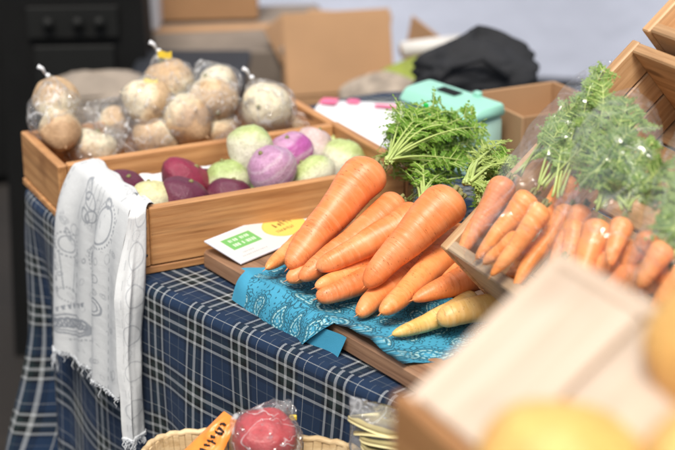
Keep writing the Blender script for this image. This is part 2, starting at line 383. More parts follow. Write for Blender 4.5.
# ------------------------------------------------------------------ table and tartan cloth
ZT = .742
ANG = R(27); U = Vector((math.cos(ANG), math.sin(ANG), 0)); V = Vector((-math.sin(ANG), math.cos(ANG), 0)); Z = Vector((0, 0, 1))
E1 = T(402, 397, ZT); E2 = T(147, 279, ZT); E3 = T(21, 183, ZT)
ed = (E1-E2).normalized()
poly = [E2+ed*1.35, E1, E2, E3, Vector((-.07, 2.15, ZT)), Vector((.06, 2.25, ZT)), Vector((1.1, 2.34, ZT)), Vector((1.75, 1.6, ZT))]
def chaikin(p, n):
    for _ in range(n):
        q = []
        for i in range(len(p)):
            a, b = p[i], p[(i+1) % len(p)]; l = (b-a).length; k = min(.25, .03/l)
            q += [a.lerp(b, k), a.lerp(b, 1-k)]
        p = q
    return p
loop = chaikin(poly, 3)
def resample(p, step):
    out = []
    for i in range(len(p)):
        a, b = p[i], p[(i+1) % len(p)]; n = max(1, int((b-a).length/step))
        out += [a.lerp(b, k/n) for k in range(n)]
    return out
loop = resample(loop, .009); nl = len(loop)
# loop runs clockwise or counter: outward normals by centroid test
cen = sum(loop, Vector())/nl
nrm = []
for i in range(nl):
    t = (loop[(i+3) % nl]-loop[i-3]).normalized(); n = Vector((t.y, -t.x, 0))
    if n.dot(loop[i]-cen) < 0: n = -n
    nrm.append(n)
us = [0.0]
for i in range(1, nl+1): us.append(us[-1]+(loop[i % nl]-loop[i-1]).length)
i2 = min(range(nl), key=lambda i: (loop[i]-E2).length); u0 = us[i2]
cloth = MB()
nin = Vector((-ed.y, ed.x, 0)); 
if nin.dot(cen-E2) < 0: nin = -nin
cloth.add(loop, [tuple(range(nl))], [((p-E2).dot(-ed), -(p-E2).dot(nin)) for p in loop])
vs = [0, .004, .008, .012, .016, .02, .026, .034, .045]+[.045+.6*k/46 for k in range(1, 47)]
rr = .012; VV = []; UVs = []
for j, s in enumerate(vs):
    th = min(s/rr, math.pi/2)
    for i in range(nl+1):
        u = us[i]-u0; p = loop[i % nl]; n = nrm[i % nl]
        off = rr*math.sin(th); dz = rr*(1-math.cos(th))
        if s > rr*math.pi/2: dz += s-rr*math.pi/2
        k = max(0, s-.03)
        dl = (p-E3).length
        f = k*(.02+.10*(.5+.5*math.sin(u*34+2.5*math.sin(u*9)+.8)))+k*.10*noise.noise((u*7, s*3, 1.5))
        if dl < .32:   # loose gathers at the far end of the table
            w = (1-dl/.32); f += k*w*(-.01+.12*math.sin(u*62+s*4)+.26*noise.noise((u*16, s*4, 8)))
        de = (p-E2).dot((E3-E2).normalized())
        if -.04 < de < .26 and (p-E2).dot(nin) > -.02 and dl < .6: f *= lerp(1, .12, smooth01(min(de+.04, .26-de)/.06))
        q = p+n*(off+f)-Z*(dz*.985)
        VV.append((q.x, q.y, q.z)); UVs.append((u+.02*k*noise.noise((u*9, s*4, 4)), s+.03*noise.noise((u*6, s*5, 9))*min(1, k*6)))
cloth.add(VV, gridfaces(len(vs), nl+1), UVs)
tag(cloth.build('tablecloth', M['plaid']), 'blue, black and white tartan cloth draped over the market table', 'tablecloth')
tb = thing('market_table', 'folding table hidden under the tartan cloth', 'table', (cen.x, cen.y, 0))
tm = MB(); inner = [cen+(p-cen)*.985-Z*.006 for p in loop]; low = [p-Z*.03 for p in inner]
tm.add(inner+low, [tuple(range(nl)), tuple(range(nl, 2*nl))[::-1]]+[(i, (i+1) % nl, (i+1) % nl+nl, i+nl) for i in range(nl)])
o = tm.build('tabletop', M['pale'], tb, False); o.location = (-cen.x, -cen.y, 0)
for p in (E2, E3, poly[6], poly[7]):
    q = cen+(p-cen)*.8; v, f = tube([(q.x-cen.x, q.y-cen.y, 0), (q.x-cen.x, q.y-cen.y, ZT-.037)], .016, 10)
    mesh_obj('leg', v, f, M['metal'], tb)

# ------------------------------------------------------------------ wooden crates
def crate(label, org, ux, uy, uz, Lx, Ly, H, t=.011, m='crate', group='wooden display crates', slats=4, rail=True, name='wooden_crate', fh=None, split=False):
    """org = outer bottom corner; ux along the front, uy to the back, uz to the opening."""
    c = thing(name, label, 'crate', org, group); c.matrix_world = frame(org, ux, uy, uz)
    fl = .008
    mm = M[m]
    z0 = fl+.001; hh = H-z0; fh = fh or hh
    box_obj('side_board', (Lx-2*t-.002, t, fh), (Lx/2, t/2+.0012, z0+fh/2), mm, c, b=.0015)
    box_obj('side_board', (Lx-2*t-.002, t, hh), (Lx/2, Ly-t/2-.0012, z0+hh/2), mm, c, b=.0015)
    for x in (t/2, Lx-t/2):
        if split:
            for k in range(3):
                box_obj('side_board', (Ly, t, hh/3-.0015), (x, Ly/2, z0+hh*(k+.5)/3), mm, c, (0, 0, R(90)), .0012)
        else: box_obj('side_board', (Ly, t, hh), (x, Ly/2, z0+hh/2), mm, c, (0, 0, R(90)), .0015)
    w = Ly/slats
    for k in range(slats):
        box_obj('floor_slat', (Lx+(.004 if rail else 0), w-.003, fl), (Lx/2, w*(k+.5), fl/2), mm, c, b=.001)
    return c
BL = Vector((-.204, 1.538, ZT+.001))
BX, BY, BH = .326, .190, .073
crateB = crate('shallow wooden crate of purple and white turnips with towel over its end', BL, U, V, Z, BX, BY, BH)
angA = R(26.5); UA = Vector((math.cos(angA), math.sin(angA), 0)); VA = Vector((-math.sin(angA), math.cos(angA), 0))
AL = BL+V*(BY+.006)-U*.024
AX, AY, AH = .358, .15, .066
for cx_, cz_ in ((.006, .022), (.006, .052), (BX-.006, .022), (BX-.006, .052)):
    vv, ff = tube([(cx_, -.0006, cz_), (cx_, .004, cz_)], .0017, 10); mesh_obj('nail', vv, ff, M['metal'], crateB)
crateA = crate('shallow wooden crate at the back filled with beige roots in clear bags', AL, UA, VA, Z, AX, AY, AH)

# ------------------------------------------------------------------ board under the carrots
K1 = T(203, 268, ZT+.001); K2 = T(412, 393, ZT+.001)
bx = (K2-K1).normalized(); by = Vector((-bx.y, bx.x, 0))
BT = .021; ZB = ZT+.001+BT
BLn = (K2-K1).length+.10
bo = thing('wooden_board', 'dark brown wooden board lying under the loose carrots', 'board', K1); bo.matrix_world = frame(K1, bx, by, Z)
box_obj('plank', (BLn, .135, BT), (BLn/2, .0675, BT/2), M['board'], bo, b=.003)
box_obj('plank', (BLn-.012, .10, BT), (BLn/2, .136+.05, BT/2), M['board'], bo, b=.003)

# ------------------------------------------------------------------ card with yellow oval
def sdbox(u, v, cu, cv, hu, hv): return np.maximum(np.abs(u-cu)-hu, np.abs(v-cv)-hv)
ca, cb, cc, cd = T(207, 243, ZB+.012), T(241, 263, ZB+.002), T(320, 213, ZB+.004), T(304, 205, ZB+.014)
cw, ch = (cd-ca).length, (ca-cb).length
nu, nv = 300, 110
uu, vv = np.meshgrid(np.linspace(0, 1, nu), np.linspace(0, 1, nv))
col = np.ones((nv, nu, 4)); col[..., :3] = (.66, .66, .64)
X = uu*3.0; Y = vv
g = (sdbox(X, Y, .62, .62, .42, .22) < 0); col[g, :3] = (.17, .46, .13)
for ly, xs in ((.72, ((.32, .42), (.47, .60), (.66, .76), (.8, .92))), (.54, ((.3, .5), (.56, .62), (.68, .95)))):
    for a, b in xs:
        k = (X > a) & (X < b) & (np.abs(Y-ly) < .05) & (np.sin(X*95+ly*60) > -.55); col[k, :3] = (.62, .76, .58)
e = ((X-1.86)/.58)**2+((Y-.55)/.40)**2; col[e < 1, :3] = (.84, .58, .13)
k = (e < 1.0) & (e > .90); col[k, :3] = (.80, .50, .10)
gl = np.random.default_rng(3)
for ly, x0, x1, h in ((.66, 1.62, 2.16, .085), (.44, 1.52, 1.98, .05)):
    x = x0
    while x < x1:
        w = h*.9
        for _ in range(5):
            cx, cy = x+gl.uniform(.1, .9)*w, ly+gl.uniform(-.8, .8)*h; 
            if gl.random() < .5: k = (np.abs(X-cx) < w*.42) & (np.abs(Y-cy) < h*.13)
            else: k = (np.abs(X-cx) < w*.13) & (np.abs(Y-cy) < h*.8)
            k &= np.abs(Y-ly) < h; col[k, :3] = (.16, .09, .03)
        x += h*2.1*.62
for a, b, ly in ((.30, .62, .24), (1.9, 2.5, .985), (.18, .9, .12)):
    k = (X > a) & (X < b) & (np.abs(Y-ly) < .022) & (np.sin(X*110) > -.3); col[k, :3] = (.45, .45, .45)
sg = thing('sign_card', 'white laminated sign card with green block and yellow oval leaning on the board', 'sign', ca)
ux = (cd-ca).normalized(); uz = ux.cross(ca-cb).normalized(); uyv = uz.cross(ux); sg.matrix_world = frame(cb, ux, uyv, uz)
sw = ch*3.0*1.06
P = [((x*cw), (y*ch), .0022) for y in np.linspace(0, 1, nv) for x in np.linspace(0, 1, nu)]
mesh_obj('printed_face', P, gridfaces(nv, nu), M['vcol'], sg, True, np.stack([uu, vv], -1).reshape(-1, 2), col.reshape(-1, 4))
box_obj('backing', (cw+.006, ch+.006, .002), (cw/2, ch/2, .001), M['whitebox'], sg, b=.0006)

# ------------------------------------------------------------------ bandana
def lerp(a, b, t): return a+(b-a)*t
def paisley(Ux, Vx):
    base = np.zeros(Ux.shape+(4,)); base[..., 3] = 1; base[..., :3] = (.050, .31, .47)
    dark = (.010, .085, .13); wh = (.34, .55, .56); g2 = np.random.default_rng(11)
    taken = np.full(Ux.shape, 9.)
    ms = []
    for gx in np.arange(-.02, .42, .032):
        for gy in np.arange(-.03, .22, .030):
            ms.append((gx+g2.uniform(-.006, .006), gy+g2.uniform(-.006, .006), g2.uniform(0, 6.28), g2.uniform(.0105, .0145), g2.choice((-1, 1))))
    for mx, my, a, r, s in ms:
        du, dv = (Ux-mx)/r, (Vx-my)/r
        if not (((np.abs(du) < 3) & (np.abs(dv) < 3)).any()): continue
        x = du*math.cos(a)+dv*math.sin(a); y = (-du*math.sin(a)+dv*math.cos(a))*s
        d = np.full(x.shape, 9.)
        for q in np.linspace(0, 1, 9):
            cx = -.35+1.5*q; cy = .55*q*q*1.3; rad = .62*(1-q)**.8+.05
            d = np.minimum(d, np.hypot(x-cx, y-cy)-rad)
        th = np.arctan2(y, x); sc = .06*np.sin(th*13)
        own = d < taken; taken = np.minimum(taken, d)
        for lo, hi, c in ((.46, .53, dark), (.12, .22, dark), (-.02, .07, dark), (-.16, -.04, wh), (-.30, -.22, dark), (-.46, -.38, wh)):
            k = own & (d+ (sc if lo > .4 else sc*.3) > lo) & (d+(sc if lo > .4 else sc*.3) < hi); base[k, :3] = c
        k = own & (d > .26) & (d < .40) & (np.sin(th*17) > .55); base[k, :3] = dark
        k = own & (d < -.02) & (d > -.45) & (np.abs(np.sin(x*9)*np.sin(y*9)) > .72); base[k, :3] = (.02, .16, .22)
    far = taken > .62
    dots = far & (np.sin(Ux*700)*np.sin(Vx*700) > .78); base[dots, :3] = dark
    return base
def front(s): return K1+bx*s
s0, s1, nb = .090, .350, 440
vr = np.concatenate([np.linspace(-.125, 0, 150), np.linspace(.0008, .052, 75)])
S, TT = np.meshgrid(np.linspace(0, 1, nb), vr)
P = np.zeros(S.shape+(3,)); UVb = np.zeros(S.shape+(2,))
drop = lambda u: np.interp(u, [0, .16, .34, .46, .55, .62, 1.0], [.046, .040, .040, .044, .014, -.008, -.010])
for j in range(S.shape[0]):
    for i in range(nb):
        u = S[j, i]; t = TT[j, i]; dd = float(drop(u))
        if t > 0: t = t/.052*max(dd, 0)
        elif dd < 0: t = t if t < dd else dd+ (t-dd)*.02
        s = s0+(s1-s0)*u+ (.012*math.sin(-t*20) if t < 0 else -.10*t)
        if u < .10 and t < 0: s += -.010*(1-u/.10)*math.exp(t*20)
        rise = .0045+.0035*noise.noise((s*38, t*26, 2))+.004*noise.noise((s*16, t*12, 6))
        bulge = .006*math.exp(-((t+.004)/.012)**2)
        if t <= 0: p = front(s)+by*(-t)*1.0+Z*(BT+rise+bulge*.5)-by*bulge*.6
        else:
            w = .009*(1-math.exp(-t*160)); p = front(s)-by*(.004+w+.004*noise.noise((s*45, t*20, 5))+.22*t)+Z*(BT+rise*.6+.003-t*.94)
        P[j, i] = p; UVb[j, i] = (s, t)
colb = paisley(UVb[..., 0]+.012*np.sin(UVb[..., 1]*30), UVb[..., 1]+.1)
bn = MB(); 
hem = (UVb[..., 1] > 0) & (TT > .0485) & (TT < .0500); colb[hem, :3] = (.03, .30, .50)
leftplain = (UVb[..., 0] < s0+.015+.008*np.sin(UVb[..., 1]*60)); colb[leftplain, :3] = (.048, .31, .48)
v1 = P.reshape(-1, 3); f1 = gridfaces(S.shape[0], nb)
# second layer: the folded-under corner that hangs below the front edge
n2u, n2v = 120, 60; P2 = np.zeros((n2v, n2u, 3)); UV2 = np.zeros((n2v, n2u, 2))
for j in range(n2v):
    for i in range(n2u):
        a = i/(n2u-1); t = j/(n2v-1); s = s0+.050+.125*a
        ln = .034+.022*min(1, a/.62)+.006*math.sin(a*7)*(1 if a < .62 else max(.05, 1-(a-.62)/.38*.92))
        dz = ln*t; sp = s-.012*t
        p = front(sp)-by*(.006+.016*t+.003*math.sin(s*90+t*2))+Z*(BT-.002-dz*1.0)
        P2[j, i] = p; UV2[j, i] = (s, .2+dz)
col2 = np.ones((n2v, n2u, 4)); col2[..., :3] = (.042, .28, .44)
hem2 = (np.linspace(0, 1, n2v) > .90)[:, None] & np.ones((1, n2u), bool); col2[hem2, :3] = (.02, .26, .45)
allv = np.concatenate([v1, P2.reshape(-1, 3)]); o = len(v1)
f2 = [tuple(k+o for k in q) for q in gridfaces(n2v, n2u)]
ban = mesh_obj('bandana', allv, f1+f2, M['bandana'], None, True, np.concatenate([UVb.reshape(-1, 2), UV2.reshape(-1, 2)]), np.concatenate([colb.reshape(-1, 4), col2.reshape(-1, 4)]))
tag(ban, 'turquoise paisley bandana spread under the loose carrots and drooping over the board', 'bandana')

# ------------------------------------------------------------------ towel over the crate end (in the frame of crate B)
def tow(x, y, z): return BL+U*x+V*y+Z*z
def towel_ink(u, v):
    c = np.ones(u.shape+(4,)); c[..., :3] = (.585, .60, .605); ink = np.zeros(u.shape)
    def add(k, s=1.0):
        nonlocal ink; ink = np.maximum(ink, k*s)
    def ell(cu, cv, a, b, rot=0, w=.0009, dash=0, s=.8):
        x = (u-cu)*math.cos(rot)+(v-cv)*math.sin(rot); y = -(u-cu)*math.sin(rot)+(v-cv)*math.cos(rot)
        r = np.hypot(x/a, y/b); th = np.arctan2(y/b, x/a); k = np.abs(r-1)*min(a, b) < w
        if dash: k = k & (np.sin(th*dash) > -.1)
        add(k.astype(float), s)
    def seg(u0, v0, u1, v1, w=.0009, dash=0, s=.8):
        du, dv = u1-u0, v1-v0; l = math.hypot(du, dv); t = ((u-u0)*du+(v-v0)*dv)/l; d = np.abs(-(u-u0)*dv+(v-v0)*du)/l
        k = (t > 0) & (t < l) & (d < w)
        if dash: k = k & (np.sin(t*dash) > 0)
        add(k.astype(float), s)
    g = np.random.default_rng(5)
    # column of ornaments: a jar, a drop, dotted borders, scribbled leaves, a basket shape
    ell(.128, .055, .016, .024, .1, .001); ell(.128, .055, .021, .030, .1, .0009, 34); ell(.128, .028, .006, .005, 0, .0012)
    ell(.085, .042, .013, .008, .6); ell(.092, .060, .012, .007, -.5); ell(.080, .062, .010, .006, .9); ell(.075, .030, .012, .006, 1.2)
    for k in range(5): seg(.070+.010*k, .020, .062+.010*k, .075, .0007, 0, .55)
    ell(.048, .115, .011, .011); ell(.048, .115, .017, .017, 0, .0012, 20)
    seg(.030, .118, .036, .185, .0012, 420); seg(.066, .118, .064, .185, .0012, 420); seg(.038, .125, .044, .180, .0007); seg(.060, .125, .056, .180, .0007); ell(.050, .186, .014, .010, 0, .001, 24)
    ell(.108, .120, .012, .020, -.3, .001); ell(.108, .120, .016, .026, -.3, .0009, 30); seg(.098, .138, .12, .105, .0008)
    ell(.125, .165, .014, .012, .2, .0012); ell(.125, .165, .009, .007, .2)
    for k in range(9):
        x0 = .030+.0066*k; ell(x0, .232-.0022*k, .0062, .0052, .5*k, .0012, 0, .95)
    ell(.056, .226, .040, .0135, -.28, .0013); ell(.057, .227, .034, .008, -.28, .0010)
    for k in range(7):
        x0 = .034+.0075*k; y0 = .208-.004*k; seg(x0, y0, x0+.003, y0+.005, .0018, 0, .9); seg(x0+.004, y0-.002, x0+.0015, y0+.004, .0012, 0, .8)
    for k in range(8): seg(.050+.007*k, .250-.003*k, .054+.007*k, .248-.003*k, .0010, 0, .7)
    for k in range(26): 
        x0, y0 = g.uniform(.02, .15), g.uniform(.0, .26); a = g.uniform(0, 3.1); l = g.uniform(.003, .010); seg(x0, y0, x0+l*math.cos(a), y0+l*math.sin(a), .0006, 0, .5)
    seg(.026, .01, .026, .09, .001, 600, .6); seg(.150, .0, .150, .27, .0009, 500, .6); seg(.020, .0, .020, .27, .0005, 0, .25)
    for q in range(6): ell(.205+.004*(q % 2), .02+.05*q, .012, .017, .3*q, .0008, 0, .45); ell(.212, .045+.05*q, .008, .006, q, .0008, 18, .45)
    seg(.192, .0, .194, .3, .0006, 300, .4); seg(.226, .0, .224, .3, .0006, 260, .35)
    for k in range(46):
        x0, y0, a, b = g.uniform(.03, .165), g.uniform(.0, .27), g.uniform(.003, .008), g.uniform(.002, .006)
        ell(x0, y0, a, b, g.uniform(0, 3), .0006, int(g.choice((0, 0, 14, 20))), g.uniform(.35, .7))
        if g.random() < .5: ell(x0, y0, a*.55, b*.55, g.uniform(0, 3), .0005, 0, .5)
    c[..., :3] = c[..., :3]*(1-ink[..., None]*.70)+np.array((.06, .08, .12))*(ink[..., None]*.70)
    return c
nS, nTt = 300, 420; P = np.zeros((nTt, nS, 3)); UVt = np.zeros((nTt, nS, 2))
for j in range(nTt):
    t = -.05+.32*j/(nTt-1)       # path length; 0 = on the rim
    for i in range(nS):
        a = i/(nS-1)                 # 0 back edge .. 1 front edge
        y = .176-.158*a
        L_ = .232-.018*a+.004*noise.noise((a*9, 0, 1)); 
        fold = .006*math.sin(a*9+1)+.004*math.sin(a*21)
        if t < 0:
            tt = -t; x = .012+min(tt, .012)*.5+max(0, tt-.012)*.45; z = BH+.0025-max(0, tt-.010)*.88; x += .002*math.sin(a*20)
        else:
            tn = min(t, .27)/.27*L_
            bow = 1-math.exp(-tn*45); out = .004+.022*bow*(1-.25*a)+fold*smooth01(tn/.08)*.8+.06*tn
            w1 = smooth01(tn/.020); x = lerp(.012, -.0035, w1)-out*bow; z = BH+.0035-max(0, tn-.016)*1.0-.003*w1
            y += (.006*smooth01(tn/.2))*(.5-a)-.028*a*smooth01(tn/.03)-.004*smooth01(tn/.2)*a
        P[j, i] = tow(x, y, z); UVt[j, i] = (.02+a*.155, t)
P_l = P; UV_l = UVt
nS2 = 120; P = np.zeros((nTt, nS2, 3)); UVt = np.zeros((nTt, nS2, 2))
for j in range(nTt):
    t = -.05+.36*j/(nTt-1)
    for i in range(nS2):
        a = i/(nS2-1)             # 0 right (fold) .. 1 left free edge
        if t < 0:
            tt = -t; x = .010+.006*(1-a)+max(0, tt-.006)*.6; y = .030*a+.002+.1*tt*a+.013*min(1, tt/.006); z = BH+.0055-max(0, tt-.006)*.7+.002*math.sin(a*8)
        else:
            tn = min(t, .31)/.31*.256; w = smooth01(tn/.11); w0 = smooth01(tn/.020)
            xr, xl = lerp(.012, .0065, w0)-.018*smooth01(tn/.2), lerp(.012, -.014, w0)-.030*w
            x = lerp(xr, xl, a)-.004*w*math.sin(a*5); y = lerp(.002, -.0075, w0)-.010*w-.03*tn-.004*math.sin(a*math.pi)*w+.030*a*(1-w0)
            if a > .0: y -= .010*w*a*(1-a)*2+.004*w0*a
            if a < .10: y += .006*(1-a/.10)**2*w0
            z = BH+.0060-max(0, tn-.014)-.003*w0+.0012*math.sin(a*7)
            x += .002*noise.noise((a*3, tn*20, 4))*w; y += .003*noise.noise((a*4, tn*16, 7))*w
        P[j, i] = tow(x, y, z); UVt[j, i] = (.19+a*.042, t)
allv = np.concatenate([P_l.reshape(-1, 3), P.reshape(-1, 3)]); auv = np.concatenate([UV_l.reshape(-1, 2), UVt.reshape(-1, 2)])
o = nTt*nS; ff = gridfaces(nTt, nS)+[tuple(k+o for k in q) for q in gridfaces(nTt, nS2)]
acol = towel_ink(auv[:, 0], auv[:, 1]); acol[o:, :3] = acol[o:, :3]*1.12  # front fold tinted lighter, its brighter light put into the colour
towel = mesh_obj('towel', allv, ff, M['towel'], None, True, auv, acol)
tag(towel, 'white printed linen towel with frayed ends hanging over the crate end', 'towel')
fr = MB()
def fringe(p, ln, n=7):
    pts = []; dx, dy = random.uniform(-.3, .3), random.uniform(-.1, .1)
    for k in range(n): q = k/(n-1); pts.append(Vector(p)+U*(dx*ln*q*.5+.0015*math.sin(q*9+dx*9))+V*dy*ln*q-Z*ln*q)
    v, f = tube(pts, [.0005]*n, 4); fr.add(v, f)
for i in range(0, nS, 3): fringe(P_l[-1, i], random.uniform(.002, .007) if random.random() < .8 else random.uniform(.01, .02))
for i in range(4, 26, 2): fringe(P_l[-1, i], random.uniform(.015, .036))
fr.build('fringe', M['fringe'], towel); fr = MB()
for i in range(0, nS2, 2): fringe(P[-1, i], random.uniform(.002, .006) if random.random() < .7 else random.uniform(.008, .016))


fr.build('fringe', M['fringe'], towel)
# ------------------------------------------------------------------ root vegetables in crate B
def veg_mesh(seed, point=.15, flat=0):
    nr, ns = 22, 32; v = []
    for j in range(nr+1):
        th = math.pi*j/nr
        for i in range(ns):
            ph = 2*math.pi*i/ns; d = Vector((math.sin(th)*math.cos(ph), math.sin(th)*math.sin(ph), math.cos(th)))
            r = 1+.13*noise.noise(d*1.1+Vector((seed, 0, 0)))+.035*noise.noise(d*3.6+Vector((0, seed, 0)))
            r *= 1+point*max(0, -d.z)**6; r *= 1-.10*max(0, d.z)**14
            v.append(d*r)
    return v, gridfaces(nr+1, ns, True)
def veg(name, label, px, py, w, h, z, m, group, rot=(0, 0, 0), seed=None, point=.15, dref=None, stub=True, deep=1.0, cat='turnip', grow=1.0, tail=True):
    p = T(px, py, z) if dref is None else D(px, py, dref); k = depth(p)/F
    seed = seed if seed is not None else px*.37
    v, f = veg_mesh(seed, point); o = mesh_obj(name, v, f, M[m])
    rx, rz = w/2*k, h/2*k
    o.location = p; o.rotation_euler = tuple(R(a) for a in rot); o.scale = (rx*grow, (rx+rz)/2*deep*grow, rz*grow)
    if stub:
        vv, ff = tube([(0, 0, .84), (.01, 0, .95), (.03, .02, 1.02)], [.13, .09, .06], 9); mesh_obj('stalk_stub', vv, ff, M['stub'], o)
        if tail: vv, ff = tube([(0, 0, -1.0), (.02, 0, -1.2), (.08, .03, -1.42)], [.10, .05, .012], 7)
        if tail: mesh_obj('root_tail', vv, ff, M[m], o)
    tag(o, label, cat, group); return o
ZV = ZT+.009
GV = 'turnips in the front crate'
VG = [
 ('dark mauve flat turnip furthest left in the front crate, beside the towel', 124, 187, 50, 26, .050, 'v_purple', (100, 10, 60)),
 ('cream turnip sitting beside the towel at the crate rim', 150, 197, 40, 31, .052, 'v_cream', (20, -10, 0)),
 ('dark purple turnip at the crate rim, just right of the cream turnip', 184, 196, 46, 34, .050, 'v_purple', (70, 40, 20)),
 ('crimson turnip behind the two dark purple ones in the front crate', 187, 179, 52, 32, .050, 'v_red', (60, 60, 10)),
 ('green-topped turnip in the middle of the front crate between purple ones', 227, 180, 42, 38, .045, 'v_green', (25, -25, 0)),
 ('large white turnip with a green crown, highest at the crate back', 250, 147, 42, 42, .078, 'v_white', (-15, 15, 0)),
 ('pale purple ringed turnip in the centre of the front crate', 271, 168, 45, 42, .070, 'v_stripe', (75, -55, 15)),
 ('glossy magenta turnip leaning behind the ringed purple one', 291, 152, 44, 34, .068, 'v_mag', (60, -30, 30)),
 ('pinkish white turnip at the back board right of the magenta one', 314, 147, 37, 36, .060, 'v_pink', (30, 30, 0)),
 ('white turnip with a faint green blush at the front rim below the pinkish one', 311, 176, 47, 33, .052, 'v_white', (30, -60, 0)),
 ('white green-tinged turnip at the right end of the front crate', 343, 160, 42, 38, .050, 'v_white', (20, 40, 20)),
 ('dusky purple turnip half sunk behind the rim below the green-topped one', 231, 193, 40, 28, .040, 'v_purple', (20, 20, 0)),
 ('pale green turnip half hidden by the rim under the ringed purple one', 268, 191, 38, 26, .042, 'v_green', (10, -30, 0)),
 ('small cream turnip mostly hidden behind the rim below the dark purple one', 192, 207, 38, 24, .034, 'v_cream', (10, 10, 0)),
 ('pale cream turnip packed between the pinkish white one and the right end board', 331, 146, 34, 30, .040, 'v_white', (20, 30, 0)),
 ('dull plum turnip between the crimson one and the green-topped one', 208, 184, 34, 28, .036, 'v_purple', (50, 20, 0)),
 ('reddish turnip lying deep in the right end of the front crate', 347, 177, 34, 26, .028, 'v_red', (40, 10, 0)),
 ('olive green turnip wedged between the green-topped and ringed ones', 250, 181, 26, 24, .036, 'v_green', (60, 20, 0)),
]
for lab, px, py, w, h, dz, m, rot in VG: veg('turnip', lab, px, py, w, h, ZT+dz+.004, m, GV, (rot[0]*.5-25, rot[1]*.6, rot[2]), grow=1.12, tail=False)
# crumpled paper liner inside the crate
nu = 46; nv = 30; Pn = []
for j in range(nv):
    for i in range(nu):
        x = .014+(BX-.028)*i/(nu-1); y = .014+(BY-.028)*j/(nv-1); e = max(0, (j/(nv-1)-.78)/.22)
        Pn.append(tow(x, y-.002*e, .014+.034*e**.8+.004*noise.noise((x*40, y*40, 2))*(1-e*.5)+.004*e*noise.noise((x*50, 1, 1))))
tag(mesh_obj('paper_liner', Pn, gridfaces(nv, nu), M['liner']), 'white paper lining under the turnips in the front crate', 'liner')

# ------------------------------------------------------------------ bagged beige roots in crate A
def bag_mesh(rx, ry, rz, tipdir, tiplen, seed):
    nr, ns = 44, 64; v = []; td = Vector(tipdir).normalized()
    q = Vector((0, 0, 1)).rotation_difference(td)
    for j in range(nr+1):
        t = j/nr; th = math.pi*(1-t*.93)
        for i in range(ns):
            ph = 2*math.pi*i/ns
            s = math.sin(th); c = math.cos(th); pinch = 1.0; zz = c
            if t > .70:
                w = (t-.70)/.30; zz = lerp(c, 1.0+tiplen, w**1.3); pinch = 1-.55*math.sin(w*math.pi*.55); s = max(s, .0)*pinch; 
                if w > .80: s = max(s, .07+.35*(w-.80))
            pl = 1+.05*math.sin(ph*11+seed)*smooth01((t-.3)/.5)+.04*math.sin(ph*19+seed*2)*smooth01((t-.45)/.4)
            d = Vector((s*math.cos(ph)*pl, s*math.sin(ph)*pl, zz))
            n = .07*noise.noise(d*2.2+Vector((seed, 1, 2)))+.05*(abs(noise.noise(d*4.5+Vector((2, seed, 5))))-.2)
            d = q @ (d*(1+n)); v.append((d.x*rx, d.y*ry, d.z*rz))
    return v, gridfaces(nr+1, ns, True)
GB, GR = 'clear bags of beige roots in the back crate', 'beige roots inside clear bags'
# bag: centre px, size px, height, tip direction(px-ish), tie, roots[(px,py,w,h,mat,depth offset)]
BG = [
 ('clear bag with two roots standing at the left end of the back crate', 55, 116, 54, 74, .085, (-.1, -.1, 1), .10, 'w', None, [('upper root in the leftmost bag of the back crate', 56, 98, 46, 44, 'v_beige', .01), ('lower root in the leftmost bag, showing a round brown end', 60, 129, 42, 40, 'v_beige2', -.012)]),
 ('low clear bag at the front left inside the back crate', 92, 146, 62, 48, .045, (.8, .1, .35), .25, None, None, [('broad beige root lying in the low bag beside the left board', 92, 148, 54, 38, 'v_beige2', 0)]),
 ('crumpled clear bag lying at the front board of the back crate', 148, 136, 66, 48, .052, (-.9, -.2, .2), .35, None, None, [('round tan root in the crumpled bag at the front board', 155, 138, 48, 40, 'v_beige', 0)]),
 ('empty-looking crinkled bag on the left slope of the heap', 112, 118, 52, 42, .070, (-.8, 0, .5), .2, None, None, [('small beige root deep in the crinkled bag on the heap', 116, 122, 34, 30, 'v_beige', .01)]),
 ('clear bag with a pale yellow sticker on the heap left of centre', 147, 102, 56, 48, .092, (.1, .2, 1), .15, None, 'p', [('smooth tan root in the bag with the pale yellow sticker', 149, 103, 50, 44, 'v_beige', 0)]),
 ('clear bag with a bright yellow tag at the top of the heap', 169, 82, 56, 50, .105, (-.25, 0, 1), .25, 'w', 'y', [('tan root in the tied bag topped by the bright yellow tag', 169, 82, 50, 46, 'v_beige', 0)]),
 ('clear bag facing front in the middle of the back crate', 187, 117, 54, 54, .075, (.3, .3, .9), .15, None, None, [('blotchy root in the middle bag that faces the front', 186, 118, 48, 50, 'v_beige2', 0)]),
 ('clear bag stacked behind the middle bag of the back crate', 213, 100, 56, 46, .090, (.4, .2, .8), .15, None, None, [('tan root in the bag stacked behind the middle bag', 212, 101, 50, 44, 'v_beige', 0)]),
 ('small clear bag at the front rim right of the middle bag', 221, 130, 46, 40, .052, (.5, -.2, .5), .2, None, None, [('small pale root in the bag at the front rim', 219, 131, 40, 36, 'v_beige2', 0)]),
 ('clear bag with a twisted grey tip at the back of the heap', 217, 84, 52, 42, .100, (-.5, .1, .8), .35, None, None, [('pale root in the bag with the twisted grey tip', 218, 86, 44, 38, 'v_beige2', 0)]),
 ('clear bag holding the large round root at the right of the back crate', 268, 108, 58, 58, .080, (-.45, .2, .8), .12, 'w', None, [('large round beige root at the right of the back crate', 267, 108, 52, 52, 'v_beige2', 0)]),
 ('flat clear bag at the far right corner of the back crate', 300, 124, 46, 24, .045, (.8, .2, .2), .2, None, None, [('small root lying flat in the far right corner bag', 296, 127, 34, 18, 'v_beige', 0)]),
]
